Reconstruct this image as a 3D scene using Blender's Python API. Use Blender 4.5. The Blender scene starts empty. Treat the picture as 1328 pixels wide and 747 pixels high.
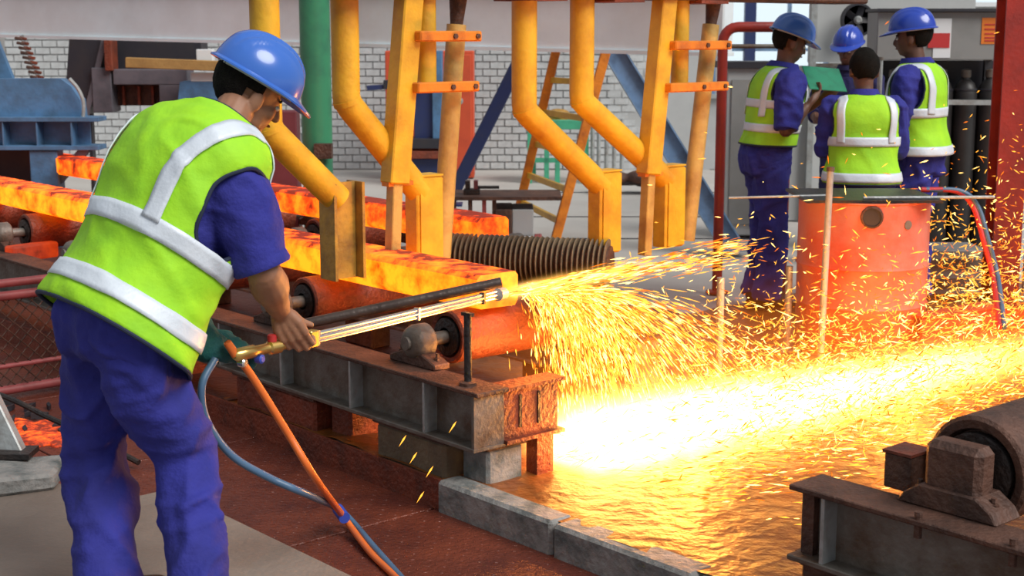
import bpy, bmesh, math, random
from mathutils import Vector, Matrix, noise
random.seed(7)
PI = math.pi
scene = bpy.context.scene
C = scene.collection

# ------------------------------------------------------------------ camera
F_PX, CAM_H, HORIZON = 1900.0, 1.6, 42.0
PITCH = math.atan((373.5 - HORIZON) / F_PX)
cam_d = bpy.data.cameras.new('camera'); cam = bpy.data.objects.new('camera', cam_d); C.objects.link(cam)
cam.location = (0, 0, CAM_H); cam.rotation_euler = (PI/2 - PITCH, 0, 0)
cam_d.sensor_width = 36; cam_d.lens = 36 * F_PX / 1328; cam_d.clip_end = 200
cam_d.dof.use_dof = True; cam_d.dof.focus_distance = 4.9; cam_d.dof.aperture_fstop = 6.3
scene.camera = cam

# ------------------------------------------------------------------ light
world = bpy.data.worlds.new('world'); scene.world = world; world.use_nodes = True
bg = world.node_tree.nodes['Background']
bg.inputs[0].default_value = (0.86, 0.93, 1.0, 1); bg.inputs[1].default_value = 0.42
sun_d = bpy.data.lights.new('daylight', 'SUN'); sun = bpy.data.objects.new('daylight', sun_d); C.objects.link(sun)
sun_d.energy = 3.35; sun_d.angle = math.radians(35); sun_d.color = (1, 0.97, 0.92)
sun.rotation_euler = Vector((-0.70, 0.52, -0.85)).to_track_quat('-Z', 'Y').to_euler()
scene.view_settings.view_transform = 'Standard'; scene.view_settings.look = 'None'
scene.view_settings.exposure = 0.0; scene.view_settings.gamma = 1.0; scene.view_settings.use_curve_mapping = False
scene.cycles.max_bounces = 6; scene.cycles.sample_clamp_indirect = 6.0

# ------------------------------------------------------------------ coordinates
# the mill line runs along u (away to the left), its rollers across it along v (away to the right)
TH = math.radians(41)
def W(u, v, z=0.0):
    return Vector((-math.sin(TH)*u + math.cos(TH)*v, math.cos(TH)*u + math.sin(TH)*v, z))
UD = Vector((-math.sin(TH), math.cos(TH), 0)); VD = Vector((math.cos(TH), math.sin(TH), 0)); ZD = Vector((0, 0, 1))
def ray(px, py):
    a = (px - 664) / F_PX; v = (py - 373.5) / F_PX
    return Vector((a, math.cos(PITCH) - v*math.sin(PITCH), -math.sin(PITCH) - v*math.cos(PITCH)))
EYE = Vector((0, 0, CAM_H))
def P(px, py, Y):
    r = ray(px, py); return EYE + r * (Y / r.y)
def G(px, py, z=0.0):
    r = ray(px, py); return EYE + r * ((z - CAM_H) / r.z)
def PU(px, py, u):
    r = ray(px, py); return EYE + r * (u / r.dot(UD))
def PV(px, py, v):
    r = ray(px, py); return EYE + r * (v / r.dot(VD))

# ------------------------------------------------------------------ materials
MATS = {}
def mat(name, col, rough=0.6, metal=0.0, col2=None, scale=6.0, amount=0.5, bump=0.0, bscale=30.0, detail=4.0,
        emit=None, estr=0.0, stretch=None, spec=0.5, sharp=0.15, coat=0.0):
    if name in MATS: return MATS[name]
    m = bpy.data.materials.new(name); m.use_nodes = True; MATS[name] = m
    nt = m.node_tree; N = nt.nodes; L = nt.links; b = N['Principled BSDF']
    b.inputs['Base Color'].default_value = (*col, 1); b.inputs['Roughness'].default_value = rough
    b.inputs['Metallic'].default_value = metal; b.inputs['Specular IOR Level'].default_value = spec
    b.inputs['Coat Weight'].default_value = coat
    tc = N.new('ShaderNodeTexCoord'); mp = N.new('ShaderNodeMapping'); L.new(tc.outputs['Object'], mp.inputs[0])
    if stretch: mp.inputs['Scale'].default_value = stretch
    if col2:
        n = N.new('ShaderNodeTexNoise'); n.inputs['Scale'].default_value = scale; n.inputs['Detail'].default_value = detail
        n.inputs['Roughness'].default_value = 0.6
        L.new(mp.outputs[0], n.inputs['Vector'])
        r = N.new('ShaderNodeValToRGB'); L.new(n.outputs['Fac'], r.inputs[0])
        r.color_ramp.elements[0].position = max(0, 1 - amount - sharp); r.color_ramp.elements[0].color = (*col, 1)
        r.color_ramp.elements[1].position = min(1, 1 - amount + sharp); r.color_ramp.elements[1].color = (*col2, 1)
        L.new(r.outputs[0], b.inputs['Base Color'])
    if bump:
        n2 = N.new('ShaderNodeTexNoise'); n2.inputs['Scale'].default_value = bscale; n2.inputs['Detail'].default_value = 5
        L.new(mp.outputs[0], n2.inputs['Vector'])
        bp = N.new('ShaderNodeBump'); bp.inputs['Strength'].default_value = bump; bp.inputs['Distance'].default_value = 0.02
        L.new(n2.outputs['Fac'], bp.inputs['Height']); L.new(bp.outputs[0], b.inputs['Normal'])
    if emit:
        b.inputs['Emission Color'].default_value = (*emit, 1); b.inputs['Emission Strength'].default_value = estr
    return m
def emitter(name, col, strength, sample=True):
    m = bpy.data.materials.new(name); m.use_nodes = True; N = m.node_tree.nodes; L = m.node_tree.links
    N.remove(N['Principled BSDF']); e = N.new('ShaderNodeEmission'); e.inputs[0].default_value = (*col, 1); e.inputs[1].default_value = strength
    L.new(e.outputs[0], N['Material Output'].inputs[0])
    if not sample: m.cycles.emission_sampling = 'NONE'
    return m

yellow = mat('yellow_paint', (0.74, 0.43, 0.026), 0.42, 0, (0.48, 0.21, 0.016), 6, 0.42, 0.15, 40, sharp=0.2)
yellow_dirty = mat('yellow_paint_dirty', (0.55, 0.30, 0.04), 0.5, 0, (0.22, 0.11, 0.03), 7, 0.5, 0.2, 40)
tan_tube = mat('weathered_tan_paint', (0.55, 0.36, 0.10), 0.45, 0, (0.36, 0.19, 0.05), 8, 0.45, 0.2, 40)
orange_paint = mat('orange_paint', (0.72, 0.22, 0.015), 0.45, 0, (0.40, 0.10, 0.015), 8, 0.4, 0.2, 40)
steel_grey = mat('grey_painted_steel', (0.20, 0.185, 0.165), 0.5, 0.2, (0.10, 0.065, 0.045), 6, 0.5, 0.25, 45)
steel_light = mat('bare_grey_steel', (0.38, 0.40, 0.40), 0.45, 0.3, (0.24, 0.22, 0.20), 12, 0.4, 0.2, 45)
rust_brown = mat('rusty_brown_steel', (0.13, 0.060, 0.040), 0.6, 0.2, (0.06, 0.030, 0.022), 9, 0.5, 0.5, 50)
rust_red = mat('rust_red_steel', (0.26, 0.055, 0.025), 0.5, 0.25, (0.10, 0.03, 0.02), 7, 0.45, 0.5, 50)
dark_steel = mat('dark_oily_steel', (0.035, 0.030, 0.030), 0.4, 0.5, (0.08, 0.05, 0.04), 9, 0.4, 0.4, 60)
blue_steel = mat('blue_painted_steel', (0.085, 0.20, 0.37), 0.45, 0, (0.06, 0.12, 0.20), 6, 0.45, 0.15, 40)
navy_steel = mat('navy_painted_steel', (0.018, 0.032, 0.115), 0.45, 0, (0.03, 0.04, 0.09), 8, 0.4)
steelblue = mat('pale_blue_steel', (0.16, 0.27, 0.44), 0.45, 0, (0.09, 0.14, 0.22), 8, 0.4)
red_paint = mat('red_paint', (0.36, 0.028, 0.018), 0.45, 0, (0.20, 0.02, 0.016), 4, 0.45, 0.15, 40)
red_door = mat('red_cabinet_firelit_plate', (0.62, 0.085, 0.03), 0.5, 0, (0.48, 0.06, 0.025), 4, 0.4)
green_paint = mat('green_pipe_paint', (0.04, 0.24, 0.12), 0.4, 0, (0.03, 0.15, 0.09), 5, 0.4)
green_light = mat('mint_green_paint', (0.06, 0.38, 0.22), 0.5, 0, (0.05, 0.25, 0.15), 8, 0.4)
concrete = mat('floor_concrete', (0.27, 0.22, 0.185), 0.75, 0, (0.17, 0.125, 0.10), 2.2, 0.5, 0.25, 40, 8, sharp=0.25)
concrete_far = mat('pale_floor_concrete', (0.50, 0.48, 0.45), 0.7, 0, (0.40, 0.37, 0.345), 1.2, 0.5, 0.1, 40, 6, sharp=0.25)
plate_mat = mat('wet_rusty_floor_plate', (0.20, 0.045, 0.022), 0.36, 0.1, (0.09, 0.02, 0.014), 5, 0.5, 0.5, 60, 8, sharp=0.2)
pit_mat = mat('wet_mill_scale', (0.30, 0.095, 0.016), 0.40, 0.0, (0.13, 0.042, 0.010), 4, 0.5, 0.9, 14, 8, sharp=0.2, spec=0.4)
kerb_mat = mat('damp_kerb_concrete', (0.30, 0.285, 0.27), 0.7, 0, (0.08, 0.10, 0.10), 9, 0.45, 0.5, 40)
pier_mat = mat('dirty_pier_concrete', (0.20, 0.145, 0.085), 0.8, 0, (0.09, 0.06, 0.04), 5, 0.45, 0.5, 40)
white_beam = mat('pale_girder_paint', (0.84, 0.92, 0.96), 0.6, 0, (0.68, 0.71, 0.72), 2.0, 0.42, 0.05, 20, 6, sharp=0.25)
mortar = mat('mortar', (0.36, 0.36, 0.36), 0.9)
brick_mat = mat('grey_block', (0.56, 0.585, 0.595), 0.85, 0, (0.45, 0.465, 0.47), 9, 0.5, 0.2, 60)
wall_grey = mat('grey_wall_paint', (0.44, 0.45, 0.45), 0.8, 0, (0.36, 0.365, 0.37), 1.5, 0.4)
black_cyl = mat('black_cylinder_paint', (0.020, 0.018, 0.018), 0.45, 0, (0.035, 0.03, 0.03), 6, 0.4)
grey_cabinet = mat('grey_cabinet_paint', (0.24, 0.24, 0.235), 0.5, 0, (0.19, 0.19, 0.185), 3, 0.4)
chrome = mat('chrome_tube', (0.75, 0.76, 0.80), 0.18, 0.95)
brass = mat('brass', (0.75, 0.50, 0.16), 0.28, 0.9)
vest_mat = mat('lime_vest_fabric', (0.36, 0.74, 0.016), 0.75, 0, (0.28, 0.64, 0.02), 7, 0.45, 0.12, 60)
vest_edge = mat('navy_edging', (0.012, 0.020, 0.050), 0.8)
band_mat = mat('silver_reflective_tape', (0.66, 0.72, 0.80), 0.45, 0.05, (0.58, 0.64, 0.73), 14, 0.4, 0.1, 80)
cloth_blue = mat('royal_blue_cotton', (0.024, 0.028, 0.27), 0.85, 0, (0.016, 0.018, 0.18), 5, 0.45, 0.2, 90)
cloth_dark = mat('dark_navy_cotton', (0.016, 0.016, 0.095), 0.85, 0, (0.012, 0.012, 0.06), 5, 0.45, 0.2, 90)
helmet_mat = mat('blue_helmet_plastic', (0.042, 0.145, 0.54), 0.24, 0, None, coat=0.4)
helmet_dark = mat('deep_blue_helmet_plastic', (0.020, 0.060, 0.42), 0.25, 0, None, coat=0.3)
strap_mat = mat('pale_grey_headband', (0.50, 0.52, 0.50), 0.7)
skin = mat('brown_skin', (0.34, 0.165, 0.095), 0.55, 0, (0.28, 0.125, 0.07), 12, 0.45, 0.05, 80)
skin_dark = mat('dark_brown_skin', (0.13, 0.055, 0.032), 0.55, 0, (0.10, 0.042, 0.026), 12, 0.45)
hair_mat = mat('black_hair', (0.006, 0.005, 0.004), 0.85, 0, (0.014, 0.011, 0.009), 40, 0.4, 0.6, 200, spec=0.15)
eye_mat = mat('eye_white', (0.6, 0.58, 0.55), 0.3)
lip_mat = mat('lips', (0.20, 0.07, 0.05), 0.6)
shoe_mat = mat('black_boot_leather', (0.02, 0.018, 0.017), 0.5)
glove_mat = mat('teal_work_glove', (0.012, 0.115, 0.115), 0.8, 0, (0.010, 0.07, 0.075), 14, 0.45, 0.3, 60)
orange_hose = mat('orange_rubber_hose', (0.80, 0.17, 0.03), 0.4, 0, (0.62, 0.13, 0.03), 6, 0.4)
blue_hose = mat('blue_rubber_hose', (0.075, 0.15, 0.26), 0.4, 0, (0.05, 0.10, 0.18), 6, 0.4)
clip_blue = mat('blue_clip', (0.03, 0.07, 0.42), 0.5)
wood = mat('ochre_timber', (0.42, 0.24, 0.075), 0.7, 0, (0.30, 0.16, 0.05), 6, 0.45, 0.2, 40)
drum_mat = mat('faded_red_drum_paint', (0.58, 0.075, 0.030), 0.55, 0, (0.55, 0.24, 0.19), 3.2, 0.45, 0.2, 30, 8, sharp=0.2)
purple_grey = mat('slate_machine_paint', (0.13, 0.115, 0.135), 0.55, 0, (0.07, 0.07, 0.085), 5, 0.45)
maroon = mat('maroon_paint', (0.15, 0.03, 0.04), 0.55, 0, (0.10, 0.02, 0.025), 5, 0.4)
charcoal = mat('charcoal_steel', (0.022, 0.022, 0.030), 0.5, 0, (0.035, 0.03, 0.032), 6, 0.4)
pink_rail = mat('faded_red_rail', (0.36, 0.075, 0.075), 0.5, 0, (0.22, 0.045, 0.045), 10, 0.4)
white_paint = mat('white_plastic', (0.70, 0.72, 0.74), 0.6)
sticker_red = mat('red_sticker', (0.50, 0.03, 0.03), 0.5)
sticker_orange = mat('orange_sticker', (0.75, 0.20, 0.02), 0.5)
board_green = mat('green_clipboard', (0.008, 0.21, 0.11), 0.5, 0, (0.006, 0.13, 0.07), 14, 0.4)
paper = mat('paper', (0.62, 0.66, 0.66), 0.8)
daylight_glass = emitter('daylit_window_glass', (0.80, 0.93, 1.0), 1.05)
daylight_dim = emitter('daylit_window_glass_pale', (0.62, 0.82, 0.92), 0.80)

def hot_metal(name, lo, hi, scale, strength, crust=0.38, top=0.16):
    m = bpy.data.materials.new(name); m.use_nodes = True; N = m.node_tree.nodes; L = m.node_tree.links; b = N['Principled BSDF']
    tc = N.new('ShaderNodeTexCoord'); n = N.new('ShaderNodeTexNoise'); n.inputs['Scale'].default_value = scale; n.inputs['Detail'].default_value = 6
    n.inputs['Roughness'].default_value = 0.65
    L.new(tc.outputs['Object'], n.inputs['Vector'])
    # cooling scale settles on the upper face
    sp = N.new('ShaderNodeSeparateXYZ'); L.new(tc.outputs['Normal'], sp.inputs[0])
    k = N.new('ShaderNodeMath'); k.operation = 'MULTIPLY_ADD'; k.use_clamp = False; k.inputs[1].default_value = -top
    mx = N.new('ShaderNodeMath'); mx.operation = 'MAXIMUM'; mx.inputs[1].default_value = 0; L.new(sp.outputs[2], mx.inputs[0])
    L.new(mx.outputs[0], k.inputs[0]); L.new(n.outputs['Fac'], k.inputs[2])
    r = N.new('ShaderNodeValToRGB'); L.new(k.outputs[0], r.inputs[0]); e = r.color_ramp.elements
    e[0].position = crust-0.06; e[0].color = (0.16, 0.008, 0.0, 1); e[1].position = 0.60; e[1].color = (*hi, 1)
    x = e.new(crust + 0.03); x.color = (*lo, 1)
    b.inputs['Base Color'].default_value = (0.05, 0.02, 0.012, 1); b.inputs['Roughness'].default_value = 0.8
    L.new(r.outputs[0], b.inputs['Emission Color']); b.inputs['Emission Strength'].default_value = strength
    return m
hot_billet = hot_metal('glowing_yellow_steel', (1.0, 0.10, 0.001), (1.0, 0.27, 0.006), 9, 2.3, 0.34)
hot_billet2 = hot_metal('glowing_orange_steel', (0.8, 0.055, 0.001), (1.0, 0.22, 0.006), 7, 1.9, 0.40)
hot_dull = hot_metal('dull_red_hot_steel', (0.35, 0.02, 0.003), (0.55, 0.04, 0.004), 7, 1.0, 0.40, 0.0)
hot_scrap = hot_metal('smouldering_scale', (0.6, 0.045, 0.002), (1.0, 0.17, 0.006), 16, 1.6, 0.44, 0.05)

# ------------------------------------------------------------------ mesh building
class M:
    def __init__(s): s.v = []; s.f = []
    def add(s, vs, fs):
        o = len(s.v); s.v += [Vector(q) for q in vs]; s.f += [tuple(i + o for i in q) for q in fs]; return s
    def hexa(s, p):   # 8 corners: bottom loop then top loop
        return s.add(p, [(3,2,1,0),(4,5,6,7),(0,1,5,4),(1,2,6,5),(2,3,7,6),(3,0,4,7)])
    def box(s, c, size, X=Vector((1,0,0)), Y=Vector((0,1,0)), Z=Vector((0,0,1))):
        c = Vector(c); a, b, d = X*size[0]/2, Y*size[1]/2, Z*size[2]/2
        return s.hexa([c-a-b-d, c+a-b-d, c+a+b-d, c-a+b-d, c-a-b+d, c+a-b+d, c+a+b+d, c-a+b+d])
    def uvbox(s, u0, u1, v0, v1, z0, z1):
        return s.hexa([W(u1,v0,z0), W(u0,v0,z0), W(u0,v1,z0), W(u1,v1,z0), W(u1,v0,z1), W(u0,v0,z1), W(u0,v1,z1), W(u1,v1,z1)])
    def bar(s, p0, p1, w, h, up=ZD):
        p0, p1 = Vector(p0), Vector(p1); d = (p1-p0); L = d.length; d = d.normalized()
        if abs(d.dot(up)) > 0.98: up = VD
        X = d.cross(up).normalized(); Zz = X.cross(d).normalized()
        return s.box((p0+p1)/2, (w, L, h), X, d, Zz)
    def loft(s, rings, cap=True, closed=True):
        o = len(s.v); n = len(rings[0])
        for r in rings: s.v += [Vector(q) for q in r]
        for i in range(len(rings)-1):
            for j in range(n if closed else n-1):
                k = (j+1) % n
                s.f.append((o+i*n+j, o+i*n+k, o+(i+1)*n+k, o+(i+1)*n+j))
        if cap and closed:
            s.f.append(tuple(o+j for j in reversed(range(n)))); e = o+(len(rings)-1)*n
            s.f.append(tuple(e+j for j in range(n)))
        return s
    def tube(s, path, r, n=12, cap=True, rnd=False):
        path = [Vector(q) for q in path]; m = len(path)
        rs = list(r) if hasattr(r, '__len__') else [r]*m
        if rnd:
            d0 = (path[0]-path[1]).normalized(); d1 = (path[-1]-path[-2]).normalized(); r0, r1 = rs[0], rs[-1]
            ks = (1.0, 0.85, 0.5)
            path = [path[0]+d0*r0*k for k in ks] + path + [path[-1]+d1*r1*k for k in reversed(ks)]
            fs = [max(0.08, math.sqrt(max(0, 1-k*k))) for k in ks]
            rs = [r0*k for k in fs] + rs + [r1*k for k in reversed(fs)]; m = len(path)
        rings = []; X = None
        for i in range(m):
            t = (path[min(i+1, m-1)] - path[max(i-1, 0)]).normalized()
            if X is None:
                a = ZD if abs(t.z) < 0.9 else Vector((1,0,0)); X = t.cross(a).normalized()
            X = (X - t*X.dot(t)).normalized(); Yv = t.cross(X)
            rings.append([path[i] + (X*math.cos(2*PI*j/n) + Yv*math.sin(2*PI*j/n))*rs[i] for j in range(n)])
        return s.loft(rings, cap)
    def lathe(s, prof, o, axis, n=20, cap=True):
        o = Vector(o); axis = Vector(axis).normalized()
        a = ZD if abs(axis.z) < 0.9 else Vector((1,0,0)); X = axis.cross(a).normalized(); Yv = axis.cross(X)
        return s.loft([[o + axis*h + (X*math.cos(2*PI*j/n)+Yv*math.sin(2*PI*j/n))*r for j in range(n)] for r, h in prof], cap)
    def ell(s, c, X, Y, Z, nu=16, nv=10):   # ellipsoid with half-axis vectors
        c = Vector(c); vs = [c - Z]; fs = []
        for i in range(1, nv):
            a = -PI/2 + PI*i/nv
            for j in range(nu):
                b = 2*PI*j/nu; vs.append(c + Z*math.sin(a) + (X*math.cos(b)+Y*math.sin(b))*math.cos(a))
        vs.append(c + Z); T = len(vs)-1
        for j in range(nu):
            k = (j+1) % nu; fs.append((0, 1+k, 1+j)); fs.append((T, T-nu+j, T-nu+k))
        for i in range(nv-2):
            for j in range(nu):
                k = (j+1) % nu; a = 1+i*nu; fs.append((a+j, a+k, a+nu+k, a+nu+j))
        return s.add(vs, fs)
    def prism(s, pts, vec):
        pts = [Vector(q) for q in pts]; vec = Vector(vec)
        return s.loft([pts, [q+vec for q in pts]], True)
    def mesh(s, name):
        me = bpy.data.meshes.new(name); me.from_pydata([tuple(q) for q in s.v], [], s.f); me.update()
        b = bmesh.new(); b.from_mesh(me); bmesh.ops.recalc_face_normals(b, faces=b.faces); b.to_mesh(me); b.free(); return me

def obj(name, m, material, parent=None, smooth=False, bevel=0.0, kind=None):
    me = m.mesh(name) if isinstance(m, M) else m
    me.materials.clear(); me.materials.append(material)
    if smooth:
        me.polygons.foreach_set('use_smooth', [True]*len(me.polygons))
        if isinstance(m, M): me.set_sharp_from_angle(angle=math.radians(40))
    o = bpy.data.objects.new(name, me); C.objects.link(o)
    if parent: attach(o, parent)
    if bevel:
        b = o.modifiers.new('bevel', 'BEVEL'); b.width = bevel; b.segments = 1; b.limit_method = 'ANGLE'; b.angle_limit = math.radians(40)
    if kind: o['kind'] = kind
    return o
def attach(o, parent):
    o.parent = parent
    o.matrix_parent_inverse = Matrix.Translation(-Vector(parent.get('base', (0,0,0))))
def tag(o, label, cat, group=None):
    o['label'] = label; o['category'] = cat
    if group: o['group'] = group
    return o
def thing(name, label, cat, loc=(0,0,0), group=None):
    o = bpy.data.objects.new(name, None); C.objects.link(o); o.location = loc; o['base'] = tuple(loc); o.empty_display_size = 0.1
    return tag(o, label, cat, group)
def folds(me, amp, fa, fl, tilt, seed, thr=3.0):
    # long creases: fa across, fl along the leg, tilted
    ns = [v.normal.copy() for v in me.vertices]; ct, st_ = math.cos(tilt), math.sin(tilt)
    for v, n in zip(me.vertices, ns):
        h = v.co.x*ct + v.co.z*st_; l = -v.co.x*st_ + v.co.z*ct
        k = noise.noise(Vector((h*fa+seed, v.co.y*fa, l*fl))); mk = 0.5+0.5*noise.noise(Vector((v.co.x*4, v.co.y*4+seed, v.co.z*4)))
        v.co += n*(amp*(max(0, 1-abs(k)*thr)**1.3 - 0.3 + 0.5*k)*mk)
    me.update()
def struct(name, m, material, parent=None, **k):
    o = obj(name, m, material, parent, **k)
    if not parent: o['kind'] = 'structure'
    return o
def voxel(m, size, smooth=4, factor=0.5):
    me = m.mesh('tmp') if isinstance(m, M) else m
    o = bpy.data.objects.new('tmp', me); C.objects.link(o)
    r = o.modifiers.new('r', 'REMESH'); r.mode = 'VOXEL'; r.voxel_size = size; r.use_smooth_shade = True
    if smooth:
        s_ = o.modifiers.new('s', 'SMOOTH'); s_.iterations = smooth; s_.factor = factor
    dg = bpy.context.evaluated_depsgraph_get(); dg.update()
    out = bpy.data.meshes.new_from_object(o.evaluated_get(dg))
    bpy.data.objects.remove(o); bpy.data.meshes.remove(me); return out
def crumple(me, amp, freq, stretch=(1,1,1), seed=0.0):
    ns = [v.normal.copy() for v in me.vertices]
    for v, n in zip(me.vertices, ns):
        q = Vector((v.co.x*freq*stretch[0]+seed, v.co.y*freq*stretch[1]+seed, v.co.z*freq*stretch[2]))
        k = noise.noise(q) + 0.5*(1-2*abs(noise.noise(q*1.9)))
        v.co += n * (k*amp)
    me.update()

# ================================================================== SETTING
ZS = -0.12     # the plated strip beside the girder lies a step lower
struct('floor', M().uvbox(-14, 40, 3.16, 40, -0.25, -0.012), concrete_far)
struct('floor_apron', M().uvbox(-6, 4.58, -9, 2.37, -0.25, 0.0).uvbox(4.58, 24, -9, 2.10, -0.25, 0.0), concrete)
fpo = struct('floor_plating', M().uvbox(-6, 24, 2.37, 3.16, -0.25, ZS+0.001).uvbox(4.58, 24, 2.10, 2.37, -0.25, ZS+0.001), dark_steel)
for u in (4.60, 5.85, 7.1, 8.35): obj('floor_plate', M().uvbox(u, u+1.238, 2.11, 2.372, ZS, ZS+0.012), plate_mat, fpo, bevel=0.003)
for i, u in enumerate([-2.2 + 1.25*k for k in range(11)]):
    obj('floor_plate', M().uvbox(u+0.006, u+1.244, 2.38, 3.155, ZS, ZS+0.012), plate_mat, fpo, bevel=0.003)
# raised tread bars on the nearest plates
tread = M()
for i in range(150):
    for j in range(19):
        u = 2.6 + i*0.04; v = 2.42 + j*0.038
        if u > 6.2: continue
        d = (UD+VD).normalized() if (i+j) % 2 else (UD-VD).normalized()
        c = W(u, v, ZS+0.0125); n_ = d.cross(ZD)
        tread.add([c-d*0.012, c+n_*0.003, c+d*0.012, c-n_*0.003, c+Vector((0,0,0.0022))], [(0,1,4),(1,2,4),(2,3,4),(3,0,4)])
tr = obj('tread_pattern', tread, plate_mat, fpo, kind='stuff')
# the wet pit floor below the cutting gap
b = bmesh.new(); NU, NV = 90, 110
grid = []
for i in range(NU+1):
    row = []
    for j in range(NV+1):
        u = -1.0 + 6.6*i/NU; v = 3.17 + 5.5*j/NV
        q = W(u, v, 0); h = 0.004 + 0.010*noise.noise(Vector((u*5, v*5, 0))) + 0.006*noise.noise(Vector((u*14, v*9, 3)))
        row.append(b.verts.new((q.x, q.y, h)))
    grid.append(row)
for i in range(NU):
    for j in range(NV): b.faces.new((grid[i][j], grid[i+1][j], grid[i+1][j+1], grid[i][j+1]))
me = bpy.data.meshes.new('pit_floor'); bmesh.ops.recalc_face_normals(b, faces=b.faces); b.to_mesh(me); b.free()
po = struct('floor_pit', me, pit_mat, smooth=True)
struct('floor_mill', M().uvbox(5.55, 13.6, 3.165, 6.2, -0.012, 0.004), mat('dark_rusty_mill_floor', (0.085, 0.030, 0.020), 0.5, 0, (0.045, 0.018, 0.014), 4, 0.5, 0.5, 30))
struct('trim_1', M().uvbox(4.02, 13.6, 3.150, 3.164, ZS, 0.004), rust_red)
# kerb of rough concrete segments along the pit
kerb = struct('trim_kerb', M().uvbox(-3, 4.02, 3.15, 3.22, ZS, -0.01), kerb_mat)
for i in range(9):
    u1 = 4.02 - i*0.62
    m = M().uvbox(u1-0.61, u1, 3.135+random.uniform(-.006,.006), 3.245+random.uniform(-.006,.006), ZS, 0.008+random.uniform(-.008,.006))
    obj('kerb_stone', m, kerb_mat, kerb, bevel=0.012)
# back wall with its blocks
YW = 17.4
wall = struct('wall_back', M().box((-8.5, YW+0.112, 2.6), (22.0, 0.2, 5.4)), mortar)
bw, bh = 0.172, 0.084
proto = M().box((0, 0, 0), (bw-0.016, 0.07, bh-0.015)).mesh('brick')
proto.materials.append(brick_mat)
rest = M(); nb = 0
def seen(px, py):
    for (a, b_, c_, d_) in ((436, 505, 72, 240), (612, 668, 72, 236), (706, 745, 72, 150), (128, 200, 136, 205), (48, 98, 48, 102)):
        if a < px < b_ and c_ < py < d_: return True
    return False
def to_px(q):
    z = q.z - CAM_H; d = q.y*math.cos(PITCH) - z*math.sin(PITCH); v = -q.y*math.sin(PITCH) - z*math.cos(PITCH)
    return 664 + F_PX*q.x/d, 373.5 + F_PX*v/d
for r in range(30):
    for k in range(-100, 10):
        q = Vector((k*bw + (r % 2)*bw/2, YW + 0.03 + random.uniform(-.006, .006), bh*(r+0.5)))
        if nb < 300 and seen(*to_px(q)):
            o = bpy.data.objects.new('brick', proto); C.objects.link(o); o.location = q; attach(o, wall); nb += 1
        else: rest.box(q, (bw-0.016, 0.07, bh-0.015))
obj('brickwork', rest, brick_mat, wall, kind='stuff')
# plain grey wall to the right with windows
gw = M(); gx0 = 1.15
gw.box(((gx0+2.35)/2, YW+0.1, 2.5), (2.35-gx0, 0.2, 5.2)); gw.box(((3.72+12)/2, YW+0.1, 2.5), (12-3.72, 0.2, 5.2))
gw.box(((2.35+3.72)/2, YW+0.1, 0.42), (3.72-2.35, 0.2, 0.84)); gw.box(((2.35+3.72)/2, YW+0.1, 4.2), (3.72-2.35, 0.2, 1.8))
struct('wall_right', gw, wall_grey)
win = struct('window_1', M().box((3.035, YW+0.16, 2.07), (1.37, 0.02, 2.46)), daylight_glass)
for x, wd in ((2.79, 0.13), (3.25, 0.035), (2.37, 0.05), (3.70, 0.05)):
    obj('mullion', M().box((x, YW+0.06, 2.07), (wd, 0.10, 2.46)), navy_steel if wd > 0.1 else steelblue, win)
for z in (1.02, 1.40): obj('glazing_bar', M().box((3.035, YW+0.07, z), (1.37, 0.06, 0.035)), steelblue, win)
struct('trim_2', M().box((3.035, YW+0.02, 0.86), (1.45, 0.16, 0.05)), steel_light)
win2 = struct('window_2', M().box((5.35, YW-0.02, 2.85), (1.9, 0.02, 1.85)), daylight_glass)
obj('window_frame', M().box((4.62, YW-0.03, 2.85), (0.05, 0.05, 1.85)).box((5.35, YW-0.03, 1.92), (1.95, 0.05, 0.05)), white_paint, win2)
# floor joints on the pale concrete behind
for i, (y, x0, x1) in enumerate(((14.9, -0.6, 2.6), (12.9, -0.5, 2.7), (11.5, 0.2, 2.2))):
    obj('floor_joint', M().box(((x0+x1)/2, y, -0.0085), (x1-x0, 0.03, 0.004)), charcoal, bpy.data.objects['floor'])

# pale overhead girder
A_, B_ = P(-60, 46.5, 13.0), P(944, 73, 9.3)
gd = thing('overhead_girder', 'long pale painted girder spanning behind the yellow pipes', 'girder', A_)
dv = (B_-A_); dn = dv.normalized(); sd = dn.cross(ZD)
obj('web', M().bar(A_+ZD*0.2, B_+ZD*0.2, 0.16, 0.40), white_beam, gd, bevel=0.01)
obj('bottom_flange', M().bar(A_+ZD*0.012, B_+ZD*0.012, 0.20, 0.024), white_beam, gd)
obj('top_flange', M().bar(A_+ZD*0.41, B_+ZD*0.41, 0.24, 0.025), rust_brown, gd)
for s_ in (A_+dn*0.4, B_-dn*0.1):
    obj('support_leg', M().bar(Vector((s_.x, s_.y+0.25, 0)), Vector((s_.x, s_.y+0.25, s_.z+0.3)), 0.12, 0.12), steel_light, gd) if s_.x < 0 else None

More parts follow.
